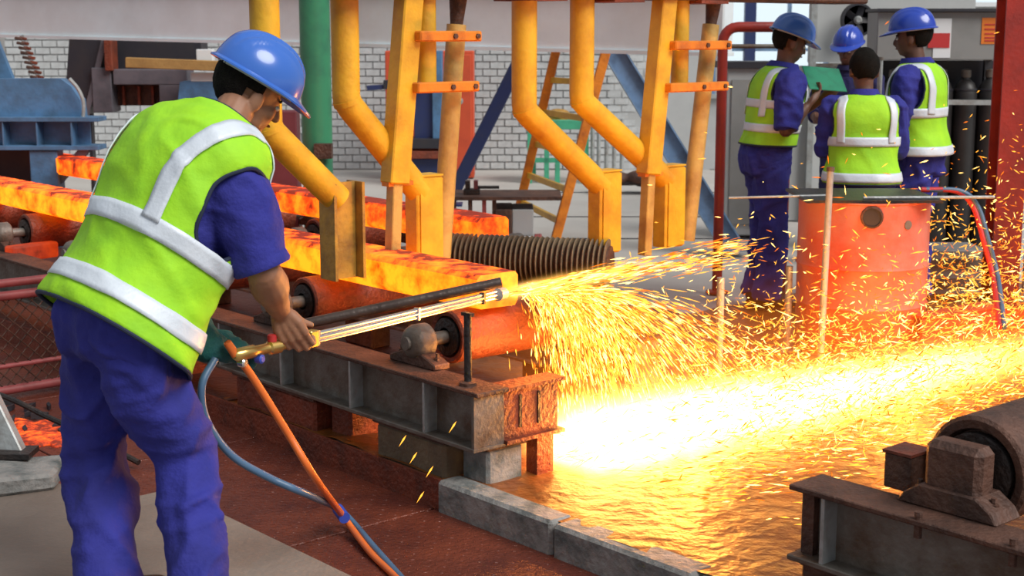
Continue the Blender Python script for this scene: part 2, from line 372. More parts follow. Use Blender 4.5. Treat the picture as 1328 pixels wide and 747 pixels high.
# ================================================================== ROLLER LINE
ZT = 0.36
def girder(name, label, u0, u1, v, stiff, endplate=True):
    g = thing(name, label, 'girder', W(u0, v, 0))
    obj('web', M().uvbox(u0+0.01, u1, v+0.055, v+0.068, 0.155, ZT-0.014), steel_grey, g)
    obj('top_flange', M().uvbox(u0-0.02, u1, v-0.01, v+0.14, ZT-0.016, ZT), rust_brown, g, bevel=0.003)
    obj('bottom_flange', M().uvbox(u0, u1, v-0.01, v+0.14, 0.14, 0.156), steel_grey, g, bevel=0.003)
    for u in stiff: obj('stiffener', M().uvbox(u, u+0.012, v-0.004, v+0.056, 0.156, ZT-0.016), steel_light, g)
    if endplate: obj('end_plate', M().uvbox(u0, u0+0.014, v-0.008, v+0.13, 0.156, ZT-0.016), steel_grey, g)
    return g
girder('roller_girder', 'grey steel I-beam carrying roller bearings beside the cutter', 3.84, 8.5, 3.17, (4.13, 4.60, 5.1, 5.6, 6.1))
gr = girder('roller_girder', 'grey steel I-beam with roller at the lower right corner', -0.6, 2.46, 3.17, (), False)
obj('end_plate', M().uvbox(2.34, 2.352, 3.166, 3.236, 0.156, ZT-0.016), steel_light, gr)
obj('end_web', M().uvbox(2.40, 2.44, 3.20, 3.29, 0.12, ZT-0.016), rust_brown, gr)
obj('splice_bolt', M().tube([W(2.05, 3.175, ZT-0.05), W(2.05, 3.175, ZT+0.02)], 0.011, 8), rust_brown, gr)
obj('splice_bolt', M().tube([W(1.78, 3.175, ZT-0.05), W(1.78, 3.175, ZT+0.02)], 0.011, 8), rust_brown, gr)
girder('roller_girder', 'rust stained I-beam on the far side of the rollers', 4.12, 9.0, 4.26, (4.5, 5.2))
cb = thing('cross_beam', 'orange-lit cross beam joining the roller girder end', 'beam', W(3.9, 3.4, 0))
obj('web', M().uvbox(3.84, 3.853, 3.30, 3.56, 0.16, ZT-0.01), rust_red, cb)
obj('top_flange', M().uvbox(3.82, 3.92, 3.30, 3.58, ZT-0.015, ZT-0.002), rust_red, cb)
obj('bottom_flange', M().uvbox(3.82, 3.92, 3.30, 3.58, 0.15, 0.164), rust_red, cb)
for v in (3.37, 3.46): obj('slot', M().uvbox(3.835, 3.842, v, v+0.012, 0.20, 0.32), dark_steel, cb)
obj('beam_leg', M().uvbox(3.84, 3.90, 3.46, 3.54, 0.0, 0.15), rust_red, cb)

# piers and panels below the girder
def pier(name, label, u0, u1, v0, v1, z1, mt, cat='pier'):
    t = thing(name, label, cat, W((u0+u1)/2, (v0+v1)/2, 0))
    obj('pier_shaft', M().uvbox(u0, u1, v0, v1, ZS, z1-0.012), mt, t, bevel=0.012)
    obj('cap_plate', M().uvbox(u0-0.01, u1+0.01, v0-0.01, v1+0.01, z1-0.012, z1), rust_brown, t)
    return t
pier('concrete_pier', 'brown dirty concrete pier under the girder beside the kerb', 4.04, 4.46, 3.185, 3.40, 0.14, pier_mat)
pier('steel_pier', 'rust-red steel box pier under the girder behind the hoses', 4.88, 5.50, 3.18, 3.40, 0.14, rust_red)
pier('steel_pier', 'dark rust-red narrow post under the girder beside the brown pier', 4.70, 4.84, 3.23, 3.40, 0.14, rust_red)
pier('steel_pier', 'rust-red steel box pier hidden behind the blue trousers', 6.1, 6.5, 3.22, 3.40, 0.14, rust_red)
pier('concrete_pier', 'rusty broken packing block under the lower right girder end', 2.28, 2.48, 3.25, 3.36, 0.14, rust_brown)
pier('concrete_pier', 'whitish chipped footing at the girder end on the kerb', 3.87, 4.02, 3.25, 3.42, 0.14, kerb_mat)
for u in (4.6, 6.0, 7.6):
    m = M().uvbox(u, u+0.25, 4.27, 4.39, 0, 0.14)
    tag(obj('support_block', m, rust_brown, bevel=0.01), {4.6: 'rust brown block under the far girder by the fins', 6.0: 'rust brown block under the far girder middle', 7.6: 'rust brown block under the far girder left end'}[u], 'block')

RZ, RR = 0.447, 0.105
def roller(u, label, mt, v0=3.43, v1=4.12, block=False, RR=0.105, gap=0.13):
    t = thing('conveyor_roller', label, 'roller', W(u, v0, 0), 'rollers of the mill line')
    o = W(u, 0, RZ)
    obj('barrel', M().lathe([(RR*0.72, v0+0.03), (RR*0.78, v0+0.004), (RR*0.93, v0), (RR, v0+0.008), (RR, v1-0.008), (RR*.9, v1)], o, VD, 40), mt, t, True)
    obj('end_ring', M().lathe([(RR*0.70, v0+0.02), (RR*0.70, v0-0.004), (RR*0.35, v0-0.008), (RR*0.35, v0+0.02)], o, VD, 32), dark_steel, t, True)
    obj('shaft', M().lathe([(0.026, v0-(0.10 if block else 0.20)), (0.026, v1+0.18)], o, VD, 14), steel_grey, t, True)
    for vc, s in ((v0-gap, -1), (v1+0.19, 1)):
        if block:
            hb = M().uvbox(u-0.085, u+0.085, vc-0.035, vc+0.05, ZT+0.02, RZ+0.095); hz = obj('bearing_housing', hb, rust_brown, t, bevel=0.018)
            fm = M().prism([W(u-0.15, vc-0.05, ZT), W(u+0.15, vc-0.05, ZT), W(u+0.13, vc-0.05, ZT+0.03), W(u+0.085, vc-0.05, ZT+0.06), W(u-0.085, vc-0.05, ZT+0.06), W(u-0.13, vc-0.05, ZT+0.03)], VD*0.12)
        else:
            hz = obj('bearing_housing', M().lathe([(0.030, vc-0.058), (0.045, vc-0.055), (0.060, vc-0.04), (0.068, vc-0.02), (0.068, vc+0.03), (0.058, vc+0.04)], o, VD, 26), steel_grey, t, True)
            fm = M().prism([W(u-0.14, vc-0.04, ZT), W(u+0.14, vc-0.04, ZT), W(u+0.14, vc-0.04, ZT+0.022), W(u+0.06, vc-0.04, ZT+0.05), W(u-0.06, vc-0.04, ZT+0.05), W(u-0.14, vc-0.04, ZT+0.022)], VD*0.075)
        obj('bearing_foot', fm, rust_brown, t, bevel=0.004)
        for k in (-0.11, 0.11):
            obj('foot_bolt', M().lathe([(0.014, ZT+0.022), (0.014, ZT+0.042), (0.008, ZT+0.043), (0.008, ZT+0.058)], W(u+k, vc, 0), ZD, 6), rust_brown, t)
    return t
roller(4.33, 'rust-red roller lit orange under the torch tip', rust_red)
roller(5.33, 'roller below the yellow billet just behind the bare forearm', rust_red)
roller(6.33, 'roller partly hidden behind the lime vest hem', rust_red)
roller(7.33, 'roller under the glowing billet at the left edge', rust_red)
roller(2.03, 'brown roller with square bearing block in the lower right corner', rust_brown, 3.40, 5.1, block=True, RR=0.15, gap=0.085)
for u, lab in ((6.0, 'second-line roller behind the yellow-hot billet, nearest one'), (7.0, 'second-line roller behind the yellow-hot billet, middle one'), (8.0, 'second-line roller behind the yellow-hot billet, far one')): roller(u, lab, rust_red, 4.58, 5.05, gap=0.10)
bx = thing('stop_block', 'dark brown steel box standing on the lower right girder', 'block', W(2.27, 3.33, ZT))
obj('box_body', M().uvbox(2.19, 2.275, 3.34, 3.44, ZT, ZT+0.10), rust_brown, bx, bevel=0.004)
obj('box_lid', M().uvbox(2.186, 2.279, 3.336, 3.444, ZT+0.10, ZT+0.108), rust_red, bx)

# glowing billets
def billet(name, label, u0, u1, v0, v1, z0, z1, mt):
    bm_ = bmesh.new(); n = 26
    rings = []
    for i in range(n+1):
        u = u0 + (u1-u0)*i/n; j = lambda: random.uniform(-0.004, 0.004)
        c = 0.018
        ring = [(v0+c, z0), (v1-c, z0), (v1, z0+c), (v1, z1-c), (v1-c, z1), (v0+c, z1), (v0, z1-c), (v0, z0+c)]
        rings.append([W(u, a+j(), z+j()*.6) for a, z in ring])
    return tag(obj(name, M().loft(rings), mt, smooth=True), label, 'billet')
billet('steel_billet', 'long yellow-hot steel billet passing behind the welder to the torch', 4.23, 13.5, 3.50, 3.71, 0.555, 0.69, hot_billet)
billet('steel_billet', 'orange-hot steel billet farther back between the yellow guide blocks', 5.55, 14, 4.60, 4.80, 0.555, 0.69, hot_billet2)
billet('steel_billet', 'dull red billet lying just behind the yellow-hot billet', 5.9, 13.5, 3.80, 3.94, 0.555, 0.63, hot_dull)
for u in (8.3, 9.3, 10.3):
    roller(u, {8.3: 'far roller below the blue machine, nearest of three', 9.3: 'far roller below the blue machine, middle of three', 10.3: 'far roller below the blue machine, farthest of three'}[u], rust_red)
girder('roller_girder', 'distant grey I-beam end by the blue machine', 8.6, 12.0, 3.17, (9.2, 10.0))
# rest bar leaning on the billet and the torch stand
t = thing('steel_pipe', 'dark steel pipe lying across behind the chrome torch', 'pipe', P(372, 424, 5.45))
p0, p1 = P(372, 425, 5.20), P(650, 366, 5.34)
obj('pipe_tube', M().tube([p0, p1], 0.019, 14), mat('brown_pipe_steel', (0.10, 0.075, 0.065), 0.35, 0.5, (0.06, 0.04, 0.035), 9, 0.4, 0.2, 40), t, True)
obj('pipe_collar', M().tube([p0.lerp(p1, .02), p0.lerp(p1, .07)], 0.023, 14), steel_grey, t, True)
t = thing('torch_rest', 'dark upright rod on the girder propping the torch', 'stand', PV(607, 495, 3.2))
q = PV(607, 497, 3.22); q.z = ZT
obj('rod', M().tube([q, q+ZD*0.258], 0.014, 12), dark_steel, t, True)
obj('rod_foot', M().lathe([(0.032, 0), (0.032, 0.012), (0.018, 0.016)], q, ZD, 14), rust_brown, t, True)
obj('rod_fork', M().bar(q+ZD*0.258-VD*0.0-UD*0.025, q+ZD*0.258+UD*0.025, 0.02, 0.012), dark_steel, t)
# finned roller and low sparks tray behind the billet
t = thing('finned_roller', 'brown ribbed drum lying behind the billet and torch tip', 'roller', P(680, 340, 7.0))
a0, a1 = P(570, 336, 7.25), P(792, 352, 7.0)
a0.z = a1.z = 0.50; ax = (a1-a0).normalized(); LN = (a1-a0).length
obj('core', M().lathe([(0.085, 0), (0.085, LN)], a0, ax, 24), rust_brown, t, True)
for k in range(34):
    h = LN*(k+0.5)/34
    obj('fin', M().lathe([(0.115, h-0.0035), (0.118, h), (0.115, h+0.0035)], a0, ax, 22), pier_mat, t, True)
for e in (0.06, LN-0.06): obj('cradle', M().box(a0+ax*e+Vector((0,0,-0.30)), (0.06, 0.10, 0.40)), rust_brown, t)
tag(obj('curved_plate', M().prism([P(672, 330, 7.5), P(712, 326, 7.5), P(752, 327, 7.5), P(768, 336, 7.5), P(745, 341, 7.5), P(700, 338, 7.5)], (0, 0.25, 0.0)), rust_brown), 'flat rust-brown plate behind the ribbed drum', 'plate')

# ================================================================== YELLOW GUIDE ARMS
UA = 5.05
def arm(label, px_p, py_b, px_s, top_s, bot_s, u, mt_pipe, mt_block, hsec=False):
    t = thing('billet_pusher', label, 'pusher', PU(px_p, 20, u), 'yellow pipe arms')
    a = PU(px_p, 20, u); zb = PU(px_p, py_b, u).z
    s0 = PU(px_s, top_s, u); s1 = PU(px_s, bot_s, u)
    end = Vector((s0.x, s0.y, s0.z-0.07)) - VD*0.02
    kn = Vector((a.x, a.y, zb)); top = Vector((a.x, a.y, 1.86)); r = 0.058
    obj('pipe', M().tube([top, kn+ZD*0.03, kn+ZD*0.004+VD*0.002, kn+(end-kn).normalized()*0.035, end], [r]*5, 24), mt_pipe, t, True)
    obj('weld_seam', M().tube([kn+ZD*0.012, kn+(end-kn).normalized()*0.012], r*1.035, 24), mt_pipe, t, True)
    us, vs = u, Vector((s0.x, s0.y, 0)).dot(VD)
    z0, z1 = s1.z, s0.z
    if hsec:
        bl = obj('guide_block', M().uvbox(us-0.007, us+0.007, vs-0.06, vs+0.06, z0, z1), mt_block, t)
        obj('flange', M().uvbox(us-0.055, us+0.055, vs-0.075, vs-0.062, z0, z1), mt_block, bl)
        obj('flange', M().uvbox(us-0.055, us+0.055, vs+0.062, vs+0.075, z0, z1), mt_block, bl)
    else:
        bl = obj('guide_block', M().uvbox(us-0.045, us+0.045, vs-0.07, vs+0.07, z0, z1), mt_block, t, bevel=0.006)
        obj('wear_plate', M().uvbox(us-0.053, us-0.045, vs-0.055, vs+0.065, z0+0.01, z1-0.008), mt_block, bl)
        obj('top_cap', M().uvbox(us-0.048, us+0.048, vs-0.073, vs+0.073, z1, z1+0.008), mt_block, bl)
    return t
arm('yellow bent pipe arm directly behind the welder helmet', 343, 168, 443, 236, 361, 4.93, yellow, yellow_dirty, True)
arm('yellow bent pipe arm with blistered paint right of the green column', 447, 132, 549, 228, 343, UA, yellow, yellow)
arm('yellow bent pipe arm in front of the ladder', 680, 143, 784, 222, 327, UA, yellow, yellow)
arm('yellow bent pipe arm rightmost of the four', 755, 131, 868, 215, 319, UA, yellow, yellow)

def frame(label, pb, pm, pe, tt, te, bars, short, u):
    t = thing('guide_gantry', label, 'gantry', PU(pe[0], pe[1], u), 'slanting guide frames')
    top, mid, end = PU(*pb, u), PU(*pm, u), PU(*pe, u)
    top = top + (top-mid).normalized()*0.10
    obj('post', M().bar(top, mid, 0.085, 0.10, VD), yellow, t, bevel=0.006)
    obj('foot_bar', M().bar(mid+(mid-end).normalized()*0.05, end, 0.055, 0.05, VD), tan_tube, t, bevel=0.004)
    obj('foot_clamp', M().bar(mid-VD*0.05, mid+VD*0.08, 0.05, 0.018), orange_paint, t)
    a, b_ = PU(*tt, u+0.06), PU(*te, u+0.06)
    obj('round_tube', M().tube([a, b_], 0.043, 18), tan_tube, t, True)
    obj('tube_tip', M().tube([a+(a-b_).normalized()*0.16, a], [0.045, 0.028], 14), rust_brown, t, True)
    for (x0, x1, y) in bars:
        q0, q1 = PU(x0, y, u-0.06), PU(x1, y, u-0.06); q1.z = q0.z
        cbar = obj('cross_bar', M().bar(q0, q1, 0.05, 0.045), orange_paint, t, bevel=0.006)
        for k in (.55, .92): obj('bolt_head', M().lathe([(0.012, 0), (0.012, 0.008)], q0.lerp(q1, k)-UD*0.025, -UD, 6), rust_brown, cbar)
    s0, s1 = PU(*short[0], u+0.03), PU(*short[1], u+0.03); s0 = Vector((s1.x, s1.y, 1.86))
    obj('short_tube', M().tube([s0, s1], 0.044, 18), yellow, t, True)
frame('slanting yellow post frame with two crossbars, left one before the red cabinet', (530, 2), (512, 238), (508, 367), (592, 32), (571, 350), ((541, 621, 47), (538, 618, 114)), ((556, 0), (553, 106)), UA-0.05)
frame('slanting yellow post frame with two crossbars, right one beside the red hoop', (862, 2), (841, 226), (836, 331), (922, 32), (890, 312), ((872, 945, 59), (866, 941, 114)), ((886, 0), (881, 108)), UA-0.05)
t = thing('carriage_beam', 'rust brown overhead carriage beam above the yellow arms', 'beam', W(UA, 4, 1.78))
obj('beam_web', M().uvbox(UA-0.12, UA+0.12, 2.4, 6.9, 1.755, 2.1), rust_brown, t, bevel=0.01)
for v in (3.0, 3.5, 4.5, 5.0, 5.6): obj('hanger_plate', M().uvbox(UA-0.14, UA+0.14, v-0.10, v+0.10, 1.740, 1.757), rust_red, t)
for v in (2.5, 6.8): obj('beam_hanger', M().uvbox(UA-0.08, UA+0.08, v-0.08, v+0.08, 2.1, 3.4), rust_brown, t)

# ================================================================== TORCH AND HOSES
HAND = P(384, 444, 4.20); REAR = P(303, 461, 4.04); TIP = P(655, 380, 5.45)
td = (TIP-HAND).normalized(); rd = (HAND-REAR).normalized()
TR = thing('cutting_torch', 'long chrome three-tube cutting torch held over the girder', 'torch', HAND)
S = HAND + td*0.045
upv = (ZD - td*ZD.dot(td)).normalized(); sdv = td.cross(upv)
obj('valve_body', M().lathe([(0.012, 0), (0.019, 0.01), (0.019, 0.07), (0.015, 0.075), (0.015, 0.12), (0.021, 0.125), (0.021, 0.16), (0.014, 0.165)], REAR, rd, 16), brass, TR, True)
obj('handle', M().tube([REAR+rd*0.16, HAND, S+td*0.02], 0.0145, 14), brass, TR, True)
obj('front_collar', M().box(S+td*0.035, (0.03, 0.04, 0.052), sdv, td, upv), brass, TR, bevel=0.004)
LT = (TIP-S).length
for k, (a, b_) in enumerate(((0.0125, 0.0), (0, 0.003), (-0.0125, 0.0))):
    obj('gas_tube', M().tube([S+upv*a+sdv*b_+td*0.04, S+upv*a+sdv*b_+td*(LT-0.06)], 0.0066, 12), chrome, TR, True)
obj('tube_clamp', M().box(S+td*0.06, (0.022, 0.012, 0.046), sdv, td, upv), chrome, TR)
obj('tube_clamp', M().box(S+td*(LT*0.5), (0.02, 0.010, 0.042), sdv, td, upv), chrome, TR)
obj('tube_clamp', M().box(S+td*(LT*0.86), (0.02, 0.014, 0.042), sdv, td, upv), dark_steel, TR)
obj('torch_head', M().lathe([(0.012, 0), (0.024, 0.005), (0.024, 0.055), (0.016, 0.06), (0.012, 0.085), (0.008, 0.088)], S+td*(LT-0.07), td, 16), steel_light, TR, True)
for k, (o_, mt) in enumerate(((0.03, chrome), (0.09, clip_blue), (0.135, sticker_red))):
    kn = REAR + rd*o_ + (ZD if k == 2 else -ZD)*0.026
    obj('valve_knob', M().lathe([(0.009, -0.012), (0.014, -0.008), (0.014, 0.010), (0.008, 0.014)], kn, ZD if k == 2 else sdv*-1, 10), mt, TR, True)
def bez(p, n=24):
    p = [Vector(q) for q in p]; out = []
    q = [p[0]*2-p[1]] + p + [p[-1]*2-p[-2]]
    for i in range(1, len(q)-2):
        for k in range(n):
            t_ = k/n; a, b_, c_, d_ = q[i-1], q[i], q[i+1], q[i+2]
            out.append(0.5*((2*b_) + (c_-a)*t_ + (2*a-5*b_+4*c_-d_)*t_*t_ + (3*b_-a-3*c_+d_)*t_**3))
    out.append(p[-1]); return out
h1 = thing('gas_hose', 'orange rubber hose running from the torch across the floor plates', 'hose', P(440, 665, 4.6))
path = bez([REAR+rd*0.005, P(296, 446, 4.03), P(330, 493, 4.10), P(372, 560, 4.16), P(410, 622, 4.22), G(444, 668, -0.03), G(480, 716, -0.09), G(520, 756, -0.095), G(600, 850, -0.095)], 10)
obj('hose_tube', M().tube(path, 0.0115, 12), orange_hose, h1, True)
h2 = thing('gas_hose', 'blue-grey rubber hose curving below the torch to the orange hose', 'hose', P(330, 610, 4.2))
path2 = bez([REAR-rd*0.02+Vector((-0.04, 0.02, -0.01)), P(262, 500, 4.0), P(268, 545, 4.02), P(300, 590, 4.08), P(350, 620, 4.15), P(400, 642, 4.25), G(444, 664, -0.045), G(487, 712, -0.085), G(530, 760, -0.095), G(612, 850, -0.095)], 10)
obj('hose_tube', M().tube(path2, 0.0115, 12), blue_hose, h2, True)
obj('hose_clip', M().tube([G(438, 660, -0.025), G(447, 672, -0.035)], 0.020, 12), clip_blue, h1, True)

# ================================================================== PEOPLE
def unit(q): return Vector(q).normalized()
class Torso:
    """closed tube of oval sections along the spine"""
    def __init__(s, st): s.st = st; s.n = len(st)-1
    def sec(s, t):
        x = min(max(t, 0), 1)*s.n; i = min(int(x), s.n-1); f = x-i
        g = lambda k: s.st[min(max(k, 0), s.n)]
        A0, A1, A2, A3 = g(i-1), g(i), g(i+1), g(i+2)
        def cr(a, b_, c_, d_):
            return 0.5*((b_*2) + (c_-a)*f + (a*2-b_*5+c_*4-d_)*f*f + (b_*3-a-c_*3+d_)*f**3)
        return [cr(A0[k], A1[k], A2[k], A3[k]) for k in range(6)]
    def raw(s, t, th, off=0.0):
        c, w, df, db, Lv, Fv = s.sec(t); Lv = Lv.normalized(); Fv = Fv.normalized()
        sn, cs = math.sin(th), math.cos(th); e = 0.86
        a = math.copysign(abs(sn)**e, sn)*(w+off); d = math.copysign(abs(cs)**e, cs)*((df if cs > 0 else db)+off)
        return c + Lv*a + Fv*d
    def pt(s, t, th, off=0.0, amp=0.0, seed=0.0):
        q = s.raw(t, th, off)
        if amp:
            c = s.sec(t)[0]; o_ = (q-c).normalized()
            k = noise.noise(Vector((q.x*5.5+seed, q.y*5.5, q.z*9))) + 0.6*(0.5-abs(noise.noise(Vector((q.x*10, q.y*10+seed, q.z*15)))))
            h = q.x*0.85+q.z*0.5; l = q.z*0.85-q.x*0.5; kk = noise.noise(Vector((h*8+seed, q.y*8, l*2.6)))
            q = q + o_*(amp*(k + 0.9*max(0, 1-abs(kk)*3.2)-0.3))
        return q

def hand_shape(m, w, d, across, n, curl, thumb, s=1.0):
    """w wrist, d towards knuckles, across from index to little finger, n where the palm faces"""
    d = unit(d); n = unit(Vector(n) - d*Vector(n).dot(d)); across = unit(d.cross(n)) if d.cross(n).dot(Vector(across)) > 0 else -unit(d.cross(n))
    L = [(0.044, 0.027, 0.021), (0.048, 0.031, 0.022), (0.044, 0.028, 0.021), (0.035, 0.021, 0.019)]
    kl = [0.088, 0.092, 0.087, 0.078]
    for i in range(4):
        o_ = (i-1.5)*0.0222*s; k = w + d*kl[i]*s + across*o_
        m.tube([w + across*o_*0.55 + d*0.005, w + d*kl[i]*0.55*s + across*o_*0.95, k], [0.0165*s, 0.0165*s, 0.0125*s], 10, rnd=True)
        a = 0.0; q = k
        for j in range(3):
            a += curl[j]; dirv = d*math.cos(a) + n*math.sin(a); q2 = q + dirv*L[i][j]*s
            r = (0.0098, 0.0090, 0.0080)[j]*s*(0.9 if i == 3 else 1)
            m.tube([q, q2], [r*1.05, r*0.95], 8, rnd=True); q = q2
    b_ = w + d*0.022*s - across*0.026*s + n*0.006*s
    t1 = unit(thumb[0]); t2 = unit(thumb[1])
    m.tube([b_, b_+t1*0.042*s, b_+t1*0.042*s+t2*0.032*s], [0.0155*s, 0.0115*s, 0.0085*s], 10, rnd=True)

def make_head(m, c, f, u, s=1.0):
    f = unit(f); u = unit(Vector(u)-f*Vector(u).dot(f)); r = f.cross(u)
    E_ = lambda df, du, dr, a, b_, d: m.ell(c+(f*df+u*du+r*dr)*s, r*a*s, f*b_*s, u*d*s, 16, 10)
    E_(-0.012, 0.030, 0, 0.074, 0.093, 0.088)
    E_(0.022, -0.030, 0, 0.060, 0.068, 0.078); E_(0.052, -0.072, 0, 0.034, 0.030, 0.028); E_(0.048, 0.012, 0, 0.052, 0.038, 0.035)
    m.tube([c+(f*0.082+u*0.018)*s, c+(f*0.100-u*0.022)*s], [0.008*s, 0.014*s], 8, rnd=True)
    for k in (-1, 1):
        E_(-0.006, -0.010, 0.079*k, 0.013, 0.022, 0.036); E_(0.060, -0.018, 0.034*k, 0.022, 0.020, 0.024)
        E_(0.020, -0.062, 0.040*k, 0.018, 0.040, 0.025)
    E_(0.076, -0.052, 0, 0.022, 0.014, 0.008)
    return f, u, r

def helmet(parent, c, f, u, s, mt):
    f = unit(f); u = unit(Vector(u)-f*Vector(u).dot(f)); r = f.cross(u)
    o = c + (u*0.052 - f*0.008)*s
    A, B, Hh = 0.112*s, 0.138*s, 0.118*s
    NA, NE = 72, 26
    def dome(az, el, k=1.0):
        ca, sa = math.cos(az), math.sin(az); ce, se = math.cos(el)**0.85, math.sin(el)
        x, y, z = B*ca*ce*k, A*sa*ce*k, Hh*se*k
        if el > 0.25 and abs(y) < 0.030*s: z += 0.010*s*min(1, (0.030*s-abs(y))/(0.006*s))*min(1, (el-0.25)*3)
        if 0.044*s < abs(y) < 0.062*s and el > 0.35: z += 0.006*s
        return o + f*x + r*y + u*z
    rings = [[dome(2*PI*j/NA, PI/2*0.985*i/NE) for j in range(NA)] for i in range(NE+1)]
    inner = [[o + (dome(2*PI*j/NA, PI/2*0.985*i/NE)-o)*0.965 for j in range(NA)] for i in range(NE, -1, -1)]
    m = M().loft(rings+inner, False); n0 = len(m.v); 
    for j in range(NA): m.f.append((j, (j+1) % NA, n0-NA+(j+1) % NA, n0-NA+j))
    hm = obj('helmet', m, mt, parent, True)
    bm_ = M(); out = []; low = []; inn = []
    for j in range(NA):
        az = 2*PI*j/NA; ca = math.cos(az); vis = max(0, ca)**2.2
        e = 0.011*s + 0.044*s*vis; dirv = f*math.cos(az)*B + r*math.sin(az)*A; base = o + dirv; dn_ = dirv.normalized()
        drop = u*(-0.004*s - 0.016*s*vis)
        out.append(base + dn_*e + drop); low.append(base + dn_*e + drop - u*0.005*s); inn.append(base*1.0 - dn_*0.004*s)
    top = [q + u*0.006*s for q in inn]; bot = [q - u*0.005*s for q in inn]
    bm_.loft([top, out, low, bot, top], False); obj('brim', bm_, mt, hm, True)
    hb = [[o + f*math.cos(2*PI*j/32)*B*0.86 + r*math.sin(2*PI*j/32)*A*0.86 - u*(0.013 if k else 0.0)*s for j in range(32)] for k in (0, 1)]
    obj('headband', M().loft(hb, False), strap_mat, hm, True)
    return hm

def hair(parent, c, f, u, s, bare):
    f = unit(f); u = unit(Vector(u)-f*Vector(u).dot(f)); r = f.cross(u)
    m = M(); nu, nv = 40, 26; keep = []
    ids = {}
    def pos(i, j):
        a = -PI/2 + PI*(i+0.5)/nv; b_ = 2*PI*j/nu
        q = Vector((math.cos(a)*math.cos(b_), math.cos(a)*math.sin(b_), math.sin(a)))
        k = 1 + 0.035*noise.noise(q*9)
        return q, c + (f*(-0.018+q.x*0.104*k) + r*q.y*0.084*k + u*(0.030+q.z*0.098*k))*s
    for i in range(nv):
        for j in range(nu):
            q = pos(i, j)[0]
            ok = (q.x < 0.30 + 0.75*max(0, q.z-0.15)) and (q.z > -0.90) and not (q.z < -0.20 and q.x > -0.20)
            if not ok: continue
            ps = []
            for (a, b_) in ((i, j), (i, (j+1) % nu), (min(i+1, nv-1), (j+1) % nu), (min(i+1, nv-1), j)):
                if (a, b_) not in ids: ids[(a, b_)] = len(m.v); m.v.append(pos(a, b_)[1])
                ps.append(ids[(a, b_)])
            if len(set(ps)) == 4: m.f.append(tuple(ps))
    if bare: m.ell(c+(f*-0.016+u*0.075)*s, r*0.066*s, f*0.085*s, u*0.062*s, 20, 10)
    o = obj('hair', m, hair_mat, parent, True); sm = o.modifiers.new('thick', 'SOLIDIFY'); sm.thickness = 0.010; sm.offset = 0
    return o

def limb(m, pts, rs, n=16):
    p = bez(pts, 6); k = len(p); rr = []
    for i in range(k):
        x = i/(k-1)*(len(rs)-1); a = min(int(x), len(rs)-2); f_ = x-a; f_ = f_*f_*(3-2*f_); rr.append(rs[a]*(1-f_)+rs[a+1]*f_)
    m.tube(p, rr, n, rnd=True)

